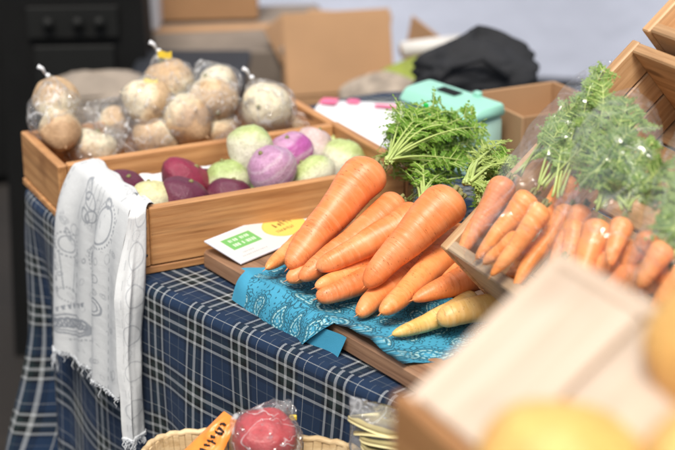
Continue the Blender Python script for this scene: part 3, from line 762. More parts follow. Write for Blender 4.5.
for n_, (lab, px, py, w, h, dz, tip, tl, tie, stk, roots) in enumerate(BG):
    c = T(px, py, ZT+dz); k = depth(c)/F
    rx, rz = w/2*k, h/2*k; ry = (rx+rz)/2*.95
    root = thing('plastic_bag', lab, 'plastic bag', c, GB)
    tdn = Vector(tip).normalized()
    v, f = bag_mesh(rx, ry, rz, tip, tl, n_*1.7+.3); mesh_obj('film', v, f, M['film'], root)
    tp = Vector((tdn.x*rx, tdn.y*ry, tdn.z*rz))*(1+tl*.75)
    if tie == 'w':
        vv, ff = veg_mesh(n_, 0); kn = MB(); kn.add([Vector(q)*.003+tp+Vector((-.001, 0, .004)) for q in vv], ff)
        vv, ff = tube([tp+Vector((-.004, 0, .006)), tp+Vector((-.007, -.002, .013)), tp+Vector((-.012, -.003, .016))], [.0016, .0024, .0028], 7); kn.add(vv, ff)
        kn.build('tie', M['knot'], root)
    if stk:
        nb_ = 10; g = MB()
        pts = [(tp.x-.002+.017*a/(nb_-1), tp.y-.006-.002*math.sin(a*.5), tp.z-.004+.009*b+(.0015*math.sin(a*.7))) for b in (0, 1) for a in range(nb_)]
        pts = [(x, y, z) if stk == 'y' else (x-.004, y-.006, z-.006) for x, y, z in pts]
        g.add(pts, gridfaces(2, nb_)); g.build('sticker', M['yellow' if stk == 'y' else 'yellow2'], root)
    for lab2, qx, qy, qw, qh, m, dd in roots:
        veg('root_vegetable', lab2, qx, qy, qw*1.02, qh*1.02, 0, m, GR, (random.uniform(20, 120), random.uniform(-40, 40), random.uniform(0, 360)), n_*2.3+qy, .25, depth(c)+dd, True, 1.0, 'root vegetable')

# ------------------------------------------------------------------ carrots
def carrot_mesh(Ln, Rr, seed, taper=.56, bend=.03, blunt=.10, segs=30, rings=64, lp=.085):
    v = []; uv = []
    for j in range(rings+1):
        t = j/rings; t = t*t*.35+t*.65 if t < .5 else t*.9999+(t-.5)*(0) if False else t
        sh = min(.34, max(.07, .85*Rr/Ln))
        if t < sh: r = lerp(.14, 1, max(0, 1-((sh-t)/sh)**2.2)**.55)
        else: r = 1
        body = (1-taper*t**1.05)
        if t > 1-blunt: q = (t-(1-blunt))/blunt; body *= lerp(1, .10, 1-math.sqrt(max(0, 1-q**2.2)))
        cx = t*Ln; s = seed*3.1
        oy = Ln*bend*math.sin(t*2.6+seed)+Ln*.02*noise.noise((t*3, s, 0)); oz = Ln*bend*.6*math.cos(t*2.2+seed*2)+Ln*.015*noise.noise((t*3, 0, s))
        ring = 1+.018*noise.noise((t*26, s, 1))-.022*max(0, noise.noise((t*44, s, 7))-.25)*2+.02*noise.noise((t*8, s, 4))
        for i in range(segs+1):
            a = 2*math.pi*i/segs
            lump = 1+lp*noise.noise((math.cos(a)*.9+s, math.sin(a)*.9, t*3.2))+.012*noise.noise((math.cos(a)*2+s, math.sin(a)*2, t*34))
            rr_ = Rr*r*body*ring*lump
            v.append((cx, oy+rr_*math.cos(a), oz+rr_*math.sin(a))); uv.append((i/segs, t*Ln/.2))
    f = gridfaces(rings+1, segs+1)
    o = len(v); v.append((.004*Ln, v[0][1]*0+Ln*bend*math.sin(seed), Ln*bend*.6*math.cos(seed*2))); uv.append((0, 0))
    f += [(o, i+1, i) for i in range(segs)]
    # wisp of root at the tip
    e = np.mean(np.array(v[rings*(segs+1):rings*(segs+1)+segs]), 0)
    tv, tf = tube([e-np.array((.002, 0, 0)), e+np.array((.002, .0004, -.0003)), e+np.array((.005, .001, -.0008))], [Rr*.05, Rr*.02, .0001], 6)
    o = len(v); v += [tuple(p) for p in tv]; uv += [(0, 1)]*len(tv); f += [tuple(k+o for k in q) for q in tf]
    return v, f, uv
def place_carrot(label, crown, tip, w, m, group, seed, taper=.56, bend=.03, blunt=.1, stubs=True):
    ax = tip-crown; Ln = ax.length; ax.normalize(); side = ax.cross(Z).normalized(); up = side.cross(ax)
    bend *= 1+1.3*abs(math.sin(seed*5.3))
    Rr = w*.97/2*depth(crown)/F
    v, f, uv = carrot_mesh(Ln, Rr, seed, taper, bend, blunt)
    o = mesh_obj('carrot', v, f, M[m], None, True, uv); o.matrix_world = frame(crown, ax, side, up)
    tag(o, label, 'carrot', group)
    if stubs:
        oy, oz = Ln*bend*math.sin(seed), Ln*bend*.6*math.cos(seed*2); g = MB()
        for k in range(7):
            a = k*.9; r0 = Rr*.22*(k % 3)/2
            vv, ff = tube([(.006, oy+r0*math.cos(a), oz+r0*math.sin(a)), (-.004-.002*(k % 2), oy+r0*1.5*math.cos(a), oz+r0*1.5*math.sin(a))], [Rr*.13, Rr*.10], 6); g.add(vv, ff)
        g.build('crown', M['stub'], o)
    return o, Rr
GC = 'loose carrots heaped on the board'
CR = [
 ('big thick carrot on top at the left of the heap, crown by the leaves', 380, 168, .868, 287, 266, .797, 50, 'carrot', .55, .02),
 ('thin carrot at the left end of the heap beside the sign card', 356, 200, .808, 263, 270, .784, 30, 'carrot', .60, .03),
 ('middle-sized carrot half under the big left carrot', 402, 204, .836, 297, 276, .793, 38, 'carrot', .52, .02),
 ('smooth carrot in the middle of the heap, left of the big spotted one', 418, 208, .846, 319, 271, .802, 40, 'carrot', .52, .02),
 ('big thick carrot with rows of dark pores on top at the right of the heap', 457, 194, .873, 366, 287, .800, 51, 'carrot', .58, .02),
 ('short-looking carrot tip poking out left of the big spotted carrot', 415, 236, .815, 337, 274, .796, 30, 'carrot', .48, .03),
 ('low carrot tip resting on the bandana under the left carrots', 350, 252, .792, 284, 281, .781, 30, 'carrot', .50, .03),
 ('stubby carrot tip on the bandana in the middle of the heap', 392, 268, .792, 317, 297, .783, 32, 'carrot', .40, .02),
 ('small carrot tip just above the stubby one', 390, 256, .797, 318, 290, .789, 26, 'carrot', .5, .02),
 ('reddish carrot tip on the bandana below the big spotted carrot', 440, 262, .796, 358, 311, .783, 36, 'carrot', .50, .02),
 ('long straight carrot in front at the right, crown near the bagged carrots', 470, 232, .822, 379, 313, .788, 38, 'carrot', .54, .015),
 ('pointed carrot lying highest at the front right beside the tilted crate', 510, 262, .808, 411, 299, .795, 46, 'carrot', .74, .02),
 ('slim pale yellow carrot at the front with a long tapering tip', 470, 294, .790, 395, 335, .778, 30, 'carrot_y', .66, .03),
 ('blunt yellow carrot at the front right corner of the heap', 520, 303, .792, 440, 324, .786, 32, 'carrot_y', .30, .03),
 ('deep orange carrot in the shade between the two front rows', 462, 240, .803, 386, 292, .788, 34, 'carrot', .5, .02),
 ('carrot squeezed between the long straight one and the tilted crate', 500, 248, .80, 425, 283, .792, 32, 'carrot', .5, .02),
]
loose = []
for k, (lab, ax_, ay_, az, bx_, by_, bz, w, m, tp, bd) in enumerate(CR):
    loose.append(place_carrot(lab, T(ax_, ay_, az), T(bx_, by_, bz), w, m, GC, k*1.37+.4, tp, bd, .18 if tp < .45 else .16, k not in (11, 12, 13)))

# ------------------------------------------------------------------ carrot leaves
def frond(mbl, mbs, pts, t0, npair, width, seed, stemr=.0013, leafs=.0055):
    """pts: 4 Bezier points; feathery pinnate leaf with twice-divided side leaflets."""
    g = random.Random(seed); P0, P1, P2, P3 = [Vector(p) for p in pts]
    def B(t): return P0*(1-t)**3+P1*3*t*(1-t)**2+P2*3*t*t*(1-t)+P3*t**3
    n = 16; ps = [B(i/(n-1)) for i in range(n)]
    v, f = tube(ps, [lerp(stemr, stemr*.25, i/(n-1)) for i in range(n)], 6); mbs.add(v, f)
    ref = Vector((g.uniform(-.6, .6), -.7+g.uniform(-.5, .5), .8+g.uniform(-.3, .3))).normalized()
    for k in range(npair):
        t = t0+(1-t0)*(k+.5)/npair; p = B(t); tg = (B(min(1, t+.02))-B(t-.02)).normalized()
        side = tg.cross(ref).normalized(); nm = side.cross(tg)
        prof = math.sin(math.pi*min(1, (.12+.80*(1-(t-t0)/(1-t0)))))**.7
        for s in (-1, 1):
            if g.random() < .12: continue
            ln = width*prof*g.uniform(.55, 1.3); d = (side*s*.85+tg*g.uniform(.25, .95)+nm*g.uniform(-.6, .6)).normalized()
            e = p+d*ln+nm*g.uniform(-.25, .15)*ln-Z*ln*.10
            vv, ff = tube([p, p.lerp(e, .5)+nm*ln*.05, e], [stemr*.45, stemr*.3, stemr*.15], 4, False); mbs.add(vv, ff)
            m = max(3, int(ln/.0040))
            dd = (e-p).normalized(); ps2 = dd.cross(nm).normalized()
            for q in range(m+1):
                a = (q+.7)/(m+.7); c = p.lerp(e, min(1, a)); sz = leafs*(1.2-.6*a)*g.uniform(.75, 1.25)
                for s2 in ((-1, 1) if q < m else (0,)):
                    ld = (ps2*s2*.95+dd*.62+nm*g.uniform(-.45, .45)).normalized(); lw = ld.cross((nm+ps2*g.uniform(-.4, .4)+dd*g.uniform(-.4, .4)).normalized()).normalized()
                    for ang, l in ((0, 1.0), (.62, .72), (-.62, .72)):
                        l2 = (ld*math.cos(ang)+lw*math.sin(ang)); w2 = l2.cross(ld.cross(lw)).normalized()*sz*.20
                        mbl.add([c, c+l2*sz*l*.60+w2, c+l2*sz*l, c+l2*sz*l*.60-w2], [(0, 1, 2, 3)])
def leaves_for(o, crown, targets, m='leaf', width=.030, npair=9, t0=.36, sag=.02, stemr=.0018, seed=0, leafs=.0068):
    ml, ms = MB(), MB(); g = random.Random(seed)
    for k, tgt in enumerate(targets):
        d = tgt-crown; j = Vector((g.uniform(-.004, .004), g.uniform(-.004, .004), g.uniform(-.003, .003)))
        w3 = lambda a: Vector((g.uniform(-a, a), g.uniform(-a, a), g.uniform(-a, a)))
        p1 = crown+d*.35+Z*(sag*g.uniform(.2, 1.5))+w3(.006); p2 = crown+d*.72+Z*(sag*g.uniform(-.3, 1.3))+w3(.012)
        frond(ml, ms, (crown+j, p1, p2, tgt), t0, npair, width*g.uniform(.75, 1.2), seed*100+k, stemr, leafs)
    inv = o.matrix_world.inverted()
    ol = ml.build('leaves', M[m], o, False); os_ = ms.build('leaf_stems', M['stem'], o)
    for q in (ol, os_): q.matrix_parent_inverse = inv
    return ol
def jit(p, g, a): return p+Vector((g.uniform(-a, a), g.uniform(-a, a), g.uniform(-a, a)))
bpy.context.view_layer.update()
g = random.Random(4)
c1 = T(388, 161, .872)
tg1 = [jit(T(x, y, z), g, .006) for x, y, z in ((412, 110, .885), (424, 102, .895), (437, 106, .89), (400, 120, .87), (392, 126, .86), (447, 116, .885), (455, 118, .87), (466, 116, .88), (478, 122, .87), (430, 120, .88), (415, 128, .87), (448, 134, .86), (432, 140, .86), (465, 132, .85), (402, 140, .85), (420, 150, .85), (440, 155, .845), (460, 148, .84), (395, 150, .85), (474, 126, .86), (408, 118, .88), (455, 142, .85), (428, 116, .89), (470, 142, .835), (484, 128, .85), (480, 138, .85), (472, 150, .845), (488, 146, .845), (462, 122, .875), (440, 126, .88), (425, 132, .88), (412, 138, .87), (450, 128, .87), (435, 146, .86), (450, 158, .845))]
for _ in range(26):
    x, y = g.uniform(392, 486), g.uniform(104, 166); tg1.append(T(x, y, .90-.00085*(y-100)+g.uniform(-.022, .008)))
leaves_for(loose[0][0], c1, tg1, 'leaf', .019, 9, .36, .012, .0014, 3, .0056)
c4 = T(424, 198, .853)
tg4 = [jit(T(x, y, z), g, .006) for x, y, z in ((400, 160, .84), (415, 165, .84), (430, 160, .84), (445, 165, .84), (440, 178, .835), (425, 178, .835), (405, 172, .835), (460, 165, .835), (452, 172, .835), (396, 168, .83))]
leaves_for(loose[3][0], c4, tg4, 'leaf', .020, 9, .25, .010, .0015, 5, .0056)
c5 = T(467, 183, .88)
tg5 = [jit(T(x, y, z), g, .005) for x, y, z in ((505, 150, .875), (512, 160, .865), (497, 143, .88), (489, 152, .875), (500, 168, .86), (510, 150, .87), (480, 140, .88), (494, 178, .85), (486, 192, .84), (500, 196, .83), (478, 160, .87), (505, 185, .84))]
tg5b = [T(g.uniform(472, 514), g.uniform(142, 196), g.uniform(.835, .885)) for _ in range(9)]
leaves_for(loose[4][0], c5, tg5[:7]+tg5b[:4], 'leaf_y', .018, 9, .34, .014, .0019, 8, .0056)
c9 = T(480, 222, .83)
leaves_for(loose[10][0], c9, tg5[7:]+tg5b[4:]+[T(490, 205, .83), T(500, 172, .84)], 'leaf', .019, 9, .25, .008, .0014, 9, .0056)

# ------------------------------------------------------------------ tilted crate of bagged carrots
def tilted(ang, alpha):
    u = Vector((math.cos(ang), math.sin(ang), 0)); toward = Vector((math.sin(ang), -math.cos(ang), 0))
    a = u*math.cos(alpha)+Z*math.sin(alpha); n = -u*math.sin(alpha)+Z*math.cos(alpha); return u, toward, a, n
uC, tC, aC, nC = tilted(R(25), R(41))
KC = T(500, 311, ZT+.035)
CW, CH = .42, .102; CL = (PL(645, 43, KC+nC*CH, nC)-KC).dot(aC)
# local x = along the front (towards the camera), y = up the slope, z = opening
crateC = crate('wooden crate tilted towards the front holding carrots in clear bags', KC, tC, aC, nC, CW, CL, CH, .011, 'display', slats=6, rail=False, split=True)
for o in [c for c in crateC.children if c.name.startswith('side_board')][:1]: o.data.materials[0] = M['lip']
KD = KC+aC*(CL+.006)+nC*.012+tC*.016
crateD = crate('second tilted wooden crate standing above the bagged carrots', KD, tC, aC, nC, CW, .30, CH, .011, 'display', slats=6, rail=False, split=True)
# plain block that props the tilted crates
pr = thing('prop_box', 'wooden box propping up the tilted crates from behind', 'box', KC)
mw = frame(KC+tC*.03, tC, uC, Z); pr.matrix_world = mw
def slopebox(name, x0, x1, y0, y1, h0, h1, m, par, zb=0):
    v = [(x0, y0, zb), (x1, y0, zb), (x1, y1, zb), (x0, y1, zb), (x0, y0, h0), (x1, y0, h0), (x1, y1, h1), (x0, y1, h1)]
    return mesh_obj(name, v, [(3, 2, 1, 0), (4, 5, 6, 7), (0, 1, 5, 4), (1, 2, 6, 5), (2, 3, 7, 6), (3, 0, 4, 7)], m, par, False)
tA = math.tan(R(41))
slopebox('body', 0, .34, .03, .23, .03*tA-.004, .23*tA-.004, M['display'], pr, -.033)

GBc, GLc = 'clear bags of carrots in the tilted crate', 'carrots inside clear bags'
bpy.context.view_layer.update()
def CPt(px, py, h): return PL(px, py, KC+nC*h, nC)
bags = [
 dict(label='clear cone bag of slim carrots, leftmost in the tilted crate', ax=[(503, 262, 78), (507, 244, 88), (520, 212, 92), (536, 182, 82), (556, 145, 70), (578, 108, 56), (594, 80, 36), (602, 67, 18), (606, 60, 15)], h=.130,
  carrots=[('carrot at the left edge of the leftmost bag', 510, 180, 463, 250, 29), ('plump carrot second from left in the leftmost bag', 533, 194, 481, 253, 28), ('slim carrot in the middle of the leftmost bag', 545, 206, 494, 268, 25), ('long carrot at the right side of the leftmost bag', 566, 204, 524, 282, 26), ('carrot at the back of the leftmost bag under the stems', 576, 178, 540, 222, 30), ('short carrot tip low in the leftmost bag', 520, 236, 488, 262, 22), ('carrot tip at the bottom right of the leftmost bag', 540, 245, 508, 276, 22), ('carrot tucked behind the long one at the right of the leftmost bag', 584, 206, 556, 262, 24), ('small carrot low between the first two bags', 563, 258, 540, 288, 22)],
  leaf=[(602, 66), (596, 78), (588, 88), (604, 84), (580, 104), (596, 100), (572, 118), (588, 116), (602, 104), (566, 132), (580, 132), (594, 124), (560, 148), (574, 150), (608, 92), (599, 72), (584, 96), (590, 140), (570, 140)], crown=[(516, 174), (540, 188), (556, 196), (580, 172)]),
 dict(label='clear bag of stubby carrots in the middle of the tilted crate', ax=[(585, 296, 80), (590, 270, 94), (598, 235, 102), (606, 200, 104), (614, 165, 100), (620, 130, 84), (624, 108, 56), (626, 98, 34), (627, 92, 26)], h=.132,
  carrots=[('slim carrot at the left of the middle bag', 577, 221, 558, 287, 26), ('rounded carrot standing in the middle bag', 598, 221, 580, 280, 36), ('carrot crown at the back of the middle bag', 624, 219, 612, 262, 27), ('thick carrot lying to the left in the middle bag', 636, 246, 584, 276, 34), ('carrot lying low at the right of the middle bag', 640, 268, 604, 292, 30), ('carrot half covered at the right side of the middle bag', 652, 232, 628, 268, 28), ('pale carrot at the lower left of the middle bag', 586, 256, 566, 296, 24)],
  leaf=[(624, 98), (612, 108), (636, 110), (600, 122), (622, 118), (648, 124), (592, 138), (610, 136), (632, 136), (655, 142), (586, 156), (602, 154), (622, 154), (642, 156), (658, 164), (584, 174), (600, 174), (620, 174), (644, 176), (656, 184), (630, 102), (615, 122), (640, 145), (596, 165), (611, 165), (632, 168)], crown=[(600, 208), (602, 206), (626, 210), (630, 212)]),
 dict(label='clear bag of carrots at the right edge, partly out of view', ax=[(660, 305, 70), (672, 280, 96), (686, 245, 104), (694, 210, 100), (698, 175, 86), (700, 145, 60), (700, 122, 34), (700, 112, 26)], h=.136,
  carrots=[('large carrot at the right edge below the third bag stems', 672, 268, 622, 291, 44), ('carrot hidden behind the large one at the right edge', 694, 270, 655, 306, 38), ('carrot crown above the large one at the right edge', 668, 244, 640, 284, 30)],
  leaf=[(690, 128), (676, 150), (690, 158), (668, 172), (680, 178), (664, 196), (676, 204), (690, 196), (660, 214), (672, 222), (690, 220), (700, 180)], crown=[(678, 256), (690, 250)]),
]
for bi, b in enumerate(bags):
    h = b['h']; cs = []
    for k, (lab, ax_, ay_, bx_, by_, w) in enumerate(b['carrots']):
        hk = h-.018+.012*((k*7) % 3-1)-(.007 if k > 3 else 0)
        bx_ += (bx_-ax_)*.10; by_ += (by_-ay_)*.10
        o, rr_ = place_carrot(lab, CPt(ax_, ay_, hk+.004), CPt(bx_, by_, hk-.004), w*1.04, 'carrot_b', GLc, bi*9+k*1.7, .60, .025, .26)
        cs.append(o)
    bpy.context.view_layer.update()
    g = random.Random(bi+20); grp = [[] for _ in b['crown']]
    for k, q in enumerate(b['leaf']): grp[k % len(grp)].append(CPt(q[0]+g.uniform(-3, 3), q[1]+g.uniform(-3, 3), h+g.uniform(-.018, .016)))
    for k, cr_ in enumerate(b['crown']):
        leaves_for(cs[k % len(cs)], CPt(cr_[0], cr_[1], h-.012), grp[k], 'leaf_b', .016, 10, .34, .005, .0014, 50+bi*10+k, .0046)
    # film: lofted flattened tube with crinkles
    ax = b['ax']; nr, ns = 90, 72; v = []
    cen_ = [CPt(x, y, h-.002) for x, y, w in ax]; wd = [w for *_, w in ax]
    for j in range(nr+1):
        s = j/nr*(len(ax)-1); i0 = min(int(s), len(ax)-2); fr_ = s-i0
        c = cen_[i0].lerp(cen_[i0+1], fr_); w = lerp(wd[i0], wd[i0+1], fr_)/2*depth(c)/F
        dirv = (cen_[i0+1]-cen_[i0]).normalized(); lat = dirv.cross(nC).normalized()
        endp = smooth01(j/6); thick = min(w*.8, .030)*lerp(.25, 1, endp)*(1 if j/nr < .8 else lerp(1, .35, (j/nr-.8)/.2))
        for i in range(ns):
            a = 2*math.pi*i/ns; ca_, sa_ = math.cos(a), math.sin(a)
            ww = w*1.05*(1+.03*math.sin(a*9+j*.13+bi)); p = c+lat*ca_*ww*lerp(.8, 1, endp)+nC*(sa_*thick)
            q = p*38; n_ = .0045*(abs(noise.noise(q*.8))-.2)+.002*noise.noise(q*2.3)
            v.append(p+(lat*ca_+nC*sa_)*n_)
    f = gridfaces(nr+1, ns, True)+[tuple(range(ns))[::-1]]
    bg = mesh_obj('plastic_bag', v, f, M['film_c']); tag(bg, b['label'], 'plastic bag', GBc)

# ------------------------------------------------------------------ foreground tilted crate with yellow citrus
uE, tE, aE, nE = tilted(R(27), R(36))
KE = D(417, 400, .74)
EW, EL = .30, .092
fl = .030
KE0 = KE-nE*.030
ce = thing('wooden_crate', 'pale wooden tray tilted in the foreground under yellow oranges', 'crate', KE0, 'wooden display crates'); ce.matrix_world = frame(KE0, tE, aE, nE)
# planks of the floor run up the slope, thin lip around
box_obj('side_board', (EW, .007, .034), (EW/2, EL+.0037, .014), M['pale'], ce, b=.002)
for x in (-.0037, EW+.0037): box_obj('side_board', (EL+.0144, .007, .034), (x, EL/2, .014), M['pale'], ce, (0, 0, R(90)), .002)
xs = [(0, .066), (.070, .136), (.140, .206), (.210, .30)]
for a, b in xs: box_obj('floor_slat', (EL-.001, b-a-.001, .010), ((a+b)/2, EL/2, .026), M['pale'], ce, (0, 0, R(90)), .001)
GO = 'yellow oranges in the foreground tray'
def fruit(label, px, py, wpx, d):
    p = D(px, py, d); k = d/F; v, f = veg_mesh(px*.1, .02); o = mesh_obj('orange_fruit', [Vector(q) for q in v], f, M['citrus'])
    o.location = p; s = wpx/2*k; o.scale = (s*1.02, s*1.02, s*.96); o.rotation_euler = (R(30), R(-20), R(px)); 
    vv, ff = tube([(0, 0, .90), (0, 0, .985)], [.09, .075], 8); mesh_obj('stem_button', vv, ff, M['stub'], o)
    tag(o, label, 'orange', GO)
fruit('large yellow orange cut off by the bottom edge of the picture', 560, 486, 182, .655)
fruit('yellow orange at the right edge, highest on the tray', 736, 350, 176, .66)
fruit('yellow orange in the bottom right corner of the tray', 722, 488, 176, .60)
# stand below the tray
st = thing('display_stand', 'wooden stand carrying the tilted foreground tray', 'stand', (KE0.x, KE0.y, 0)); st.matrix_world = frame(Vector((KE0.x, KE0.y, 0)), tE, uE, Z)
zE = KE0.z
pf = KE-KE0
o = box_obj('front_panel', (EW+.012, .008, .16), (0, 0, 0), M['crate'], st, b=.002)
bpy.context.view_layer.update(); o.matrix_world = frame(KE+tE*(EW/2-.004)-uE*.0045-Z*.079, tE, uE, Z)
slopebox('top', .02, EW-.02, .02, EL*.8, .02, .02, M['pale'], st).location = (0, 0, zE-.02)
slopebox('wedge', .03, EW-.03, .04, EL*.8, .04*math.tan(R(33))-.002, EL*.8*math.tan(R(33))-.002, M['pale'], st).location = (0, 0, zE)
for x in (.05, EW-.05):
    for y in (.04, EL*.7): box_obj('leg', (.025, .025, zE-.02), (x, y, (zE-.02)/2), M['pale'], st)

# ------------------------------------------------------------------ low bench, basket, packet, bagged radish, bag of slices
eo = -nin
ben = thing('low_bench', 'low wooden bench in front of the tartan cloth', 'bench', (0, 0, 0))
bc = T(270, 470, .62); ben.matrix_world = frame(Vector((bc.x, bc.y, 0)), ed, nin, Z)
ZL = .59
box_obj('seat', (.34, .13, .022), (.10, .0, ZL-.011), M['board'], ben)
for x in (-.04, .24):
    for y in (-.06, .06): box_obj('leg', (.03, .03, ZL-.022), (x, y, (ZL-.022)/2), M['board'], ben)
# woven chip basket: corners from the picture, rim at .70
ZR = .700
bk_l = T(196, 434, ZR); bk_r = T(292, 428, ZR)
bcx = T(252, 462, ZR)
bkt = thing('basket', 'pale woven chip basket below the tartan cloth holding the bagged radish', 'basket', (bcx.x, bcx.y, ZL))
bm_ = MB(); rim = MB(); rx_, ry_ = .098, .056
def bpos(a, z, k=1.0):
    c_, s_ = math.cos(a), math.sin(a); e_ = 2/3.2
    x = rx_*k*math.copysign(abs(c_)**e_, c_); y = ry_*k*math.copysign(abs(s_)**e_, s_)
    th = math.atan2(ed.y, ed.x)+R(38); return Vector((x*math.cos(th)-y*math.sin(th), x*math.sin(th)+y*math.cos(th), z))
HB = ZR-ZL
for k in range(64):
    a0, a1 = 2*math.pi*k/64, 2*math.pi*(k+.86)/64
    o_ = .0012*(k % 2)
    for r0, r1 in ((0, .3), (.3, .62), (.62, .97)):
        sgn = o_*(1 if r0 != .3 else -1)
        q = [bpos(a0, HB*r0, .86+.14*r0+sgn*8), bpos(a1, HB*r0, .86+.14*r0+sgn*8), bpos(a1, HB*r1, .86+.14*r1+sgn*8), bpos(a0, HB*r1, .86+.14*r1+sgn*8)]
        qi = [p*.975 for p in q]; 
        for a_, b_ in zip(qi, q): a_.z = b_.z
        bm_.add(q+qi, [(0, 1, 2, 3), (7, 6, 5, 4), (1, 5, 6, 2), (0, 3, 7, 4), (3, 2, 6, 7)])
bm_.build('weave', M['wicker'], bkt, False)
for zz, k in ((HB*.97, 1.0), (HB*.30, .915)):
    pts = [bpos(2*math.pi*i/80, zz+.001*math.sin(i*2.1), k*1.012) for i in range(81)]; vv, ff = tube(pts, .0032, 6); rim.add(vv, ff)
rim.build('rim', M['wicker'], bkt)
bt = MB(); bt.add([bpos(2*math.pi*i/48, .003, .86) for i in range(48)], [tuple(range(48))]); bt.build('bottom', M['wicker'], bkt, False)
# orange packet
pk0, pk1, pk2, pk3 = D(172, 462, 1.405), D(214, 470, 1.39), D(238, 421, 1.40), D(224, 411, 1.415)
pn = thing('snack_packet', 'orange packet with black lettering sticking out of the basket', 'packet', pk0)
g_ = MB(); nq = 24; pp = []
nrm_ = (pk1-pk0).cross(pk3-pk0).normalized()
if nrm_.dot(FWD) > 0: nrm_ = -nrm_
for sgn in (1, -1):
    grid_ = []
    for j in range(nq):
        for i in range(nq):
            a, b = i/(nq-1), j/(nq-1); p = pk0.lerp(pk1, a).lerp(pk3.lerp(pk2, a), b)
            pf = .006*(math.sin(a*math.pi)*math.sin(b*math.pi))**.6+.0012*noise.noise((a*6, b*6, sgn))*min(a, b, 1-a, 1-b)*8
            grid_.append(p+nrm_*pf*sgn-pk0)
    g_.add(grid_, gridfaces(nq, nq))
    if sgn == 1: pp = grid_
g_.build('sachet', M['packet'], pn)
lk = MB(); gg = random.Random(3)
for k in range(7):    # brush-like black characters running up the packet
    b = .28+.085*k
    for q in range(4):
        a0 = .56+gg.uniform(-.1, .1); da = gg.uniform(-.16, .16); db = gg.uniform(-.03, .03)
        def pt(a, b): 
            i, j = min(nq-1, max(0, int(a*(nq-1)))), min(nq-1, max(0, int(b*(nq-1)))); return Vector(pp[j*nq+i])+nrm_*.0012+(pk1-pk0)*(a-i/(nq-1))+(pk3-pk0)*(b-j/(nq-1))
        vv, ff = tube([pt(a0, b), pt(a0+da, b+db)], [.0011, .0007], 5); lk.add(vv, ff)
lk.build('lettering', M['ink'], pn)
# radish in a bag
rc = D(266, 437, 1.395); kk = 1.395/F
rv = veg('radish', 'round red radish in a clear bag in the basket', 266, 438, 66, 60, 0, 'radish', None, (10, 15, 0), 3.3, .1, 1.395, False, 1.0, 'radish')
rb = thing('plastic_bag', 'clear knotted bag around the red radish in the basket', 'plastic bag', rc)
v, f = bag_mesh(37*kk, 36*kk, 35*kk, (.30, .45, .85), .06, 4.4); mesh_obj('film', v, f, M['film'], rb)
tp = D(286, 407, 1.41)-rc; kn = MB()
for q in ((0, 0, 0, .0062), (.004, 0, -.004, .006), (-.006, 0, -.003, .005), (.002, -.003, .005, .004)):
    vv, ff = veg_mesh(q[0]*99, 0); kn.add([Vector(p)*q[3]+tp+Vector(q[:3]) for p in vv], ff)
kn.build('knot', M['film'], rb)
vv, ff = bevbox(.007, .003, .005, .001); kn = MB(); kn.add([Vector(p)+tp+Vector((.006, -.003, -.009)) for p in vv], ff); kn.build('sticker', M['yellow'], rb, False)
# standing bag of pale slices
sc_ = D(392, 452, 1.36); sb = thing('plastic_bag', 'clear bag of pale yellow slices standing against the cloth', 'plastic bag', (sc_.x, sc_.y, ZL+.001))
v = []; ns, nr = 60, 50
zt = D(385, 399, 1.36).z-ZL
for j in range(nr+1):
    t = j/nr; w = .040*(1-.04*t); th = .020*(1-t**2.5)+.0012
    for i in range(ns):
        a = 2*math.pi*i/ns; p = Vector((w*math.cos(a), th*math.sin(a), t*(zt-.001))); n_ = .004*noise.noise(p*45)+.002*noise.noise(p*120)
        v.append(p+Vector((n_*.5, n_*(1-t*.6), .10*w*math.cos(a)*(-1)*t)))
o = mesh_obj('film', v, gridfaces(nr+1, ns, True)+[tuple(range(ns))[::-1]], m_film('slice_bag_film', .16, 1.2, .1, scale=50, bs=.9), sb); o.rotation_euler = (0, 0, math.atan2(ed.y, ed.x)+R(25))
slc = MB(); gg = random.Random(9)
for k in range(26):
    z_ = .012+(zt-.03)*k/25; c_ = Vector((gg.uniform(-.014, .014), gg.uniform(-.006, .006), z_)); r_ = gg.uniform(.024, .029); ti = gg.uniform(-.3, .3)
    ring_ = [c_+Vector((r_*math.cos(a), r_*.6*math.sin(a), .003*math.sin(2*a+k)+ti*r_*math.cos(a))) for a in [2*math.pi*q/18 for q in range(18)]]
    lo_ = [p-Z*.0035 for p in ring_]
    slc.add(ring_+lo_, [tuple(range(18)), tuple(range(18, 36))[::-1]]+[(q, (q+1) % 18, (q+1) % 18+18, q+18) for q in range(18)])
o = slc.build('slices', M['chips'], sb); o.rotation_euler = (0, 0, math.atan2(ed.y, ed.x)+R(25))

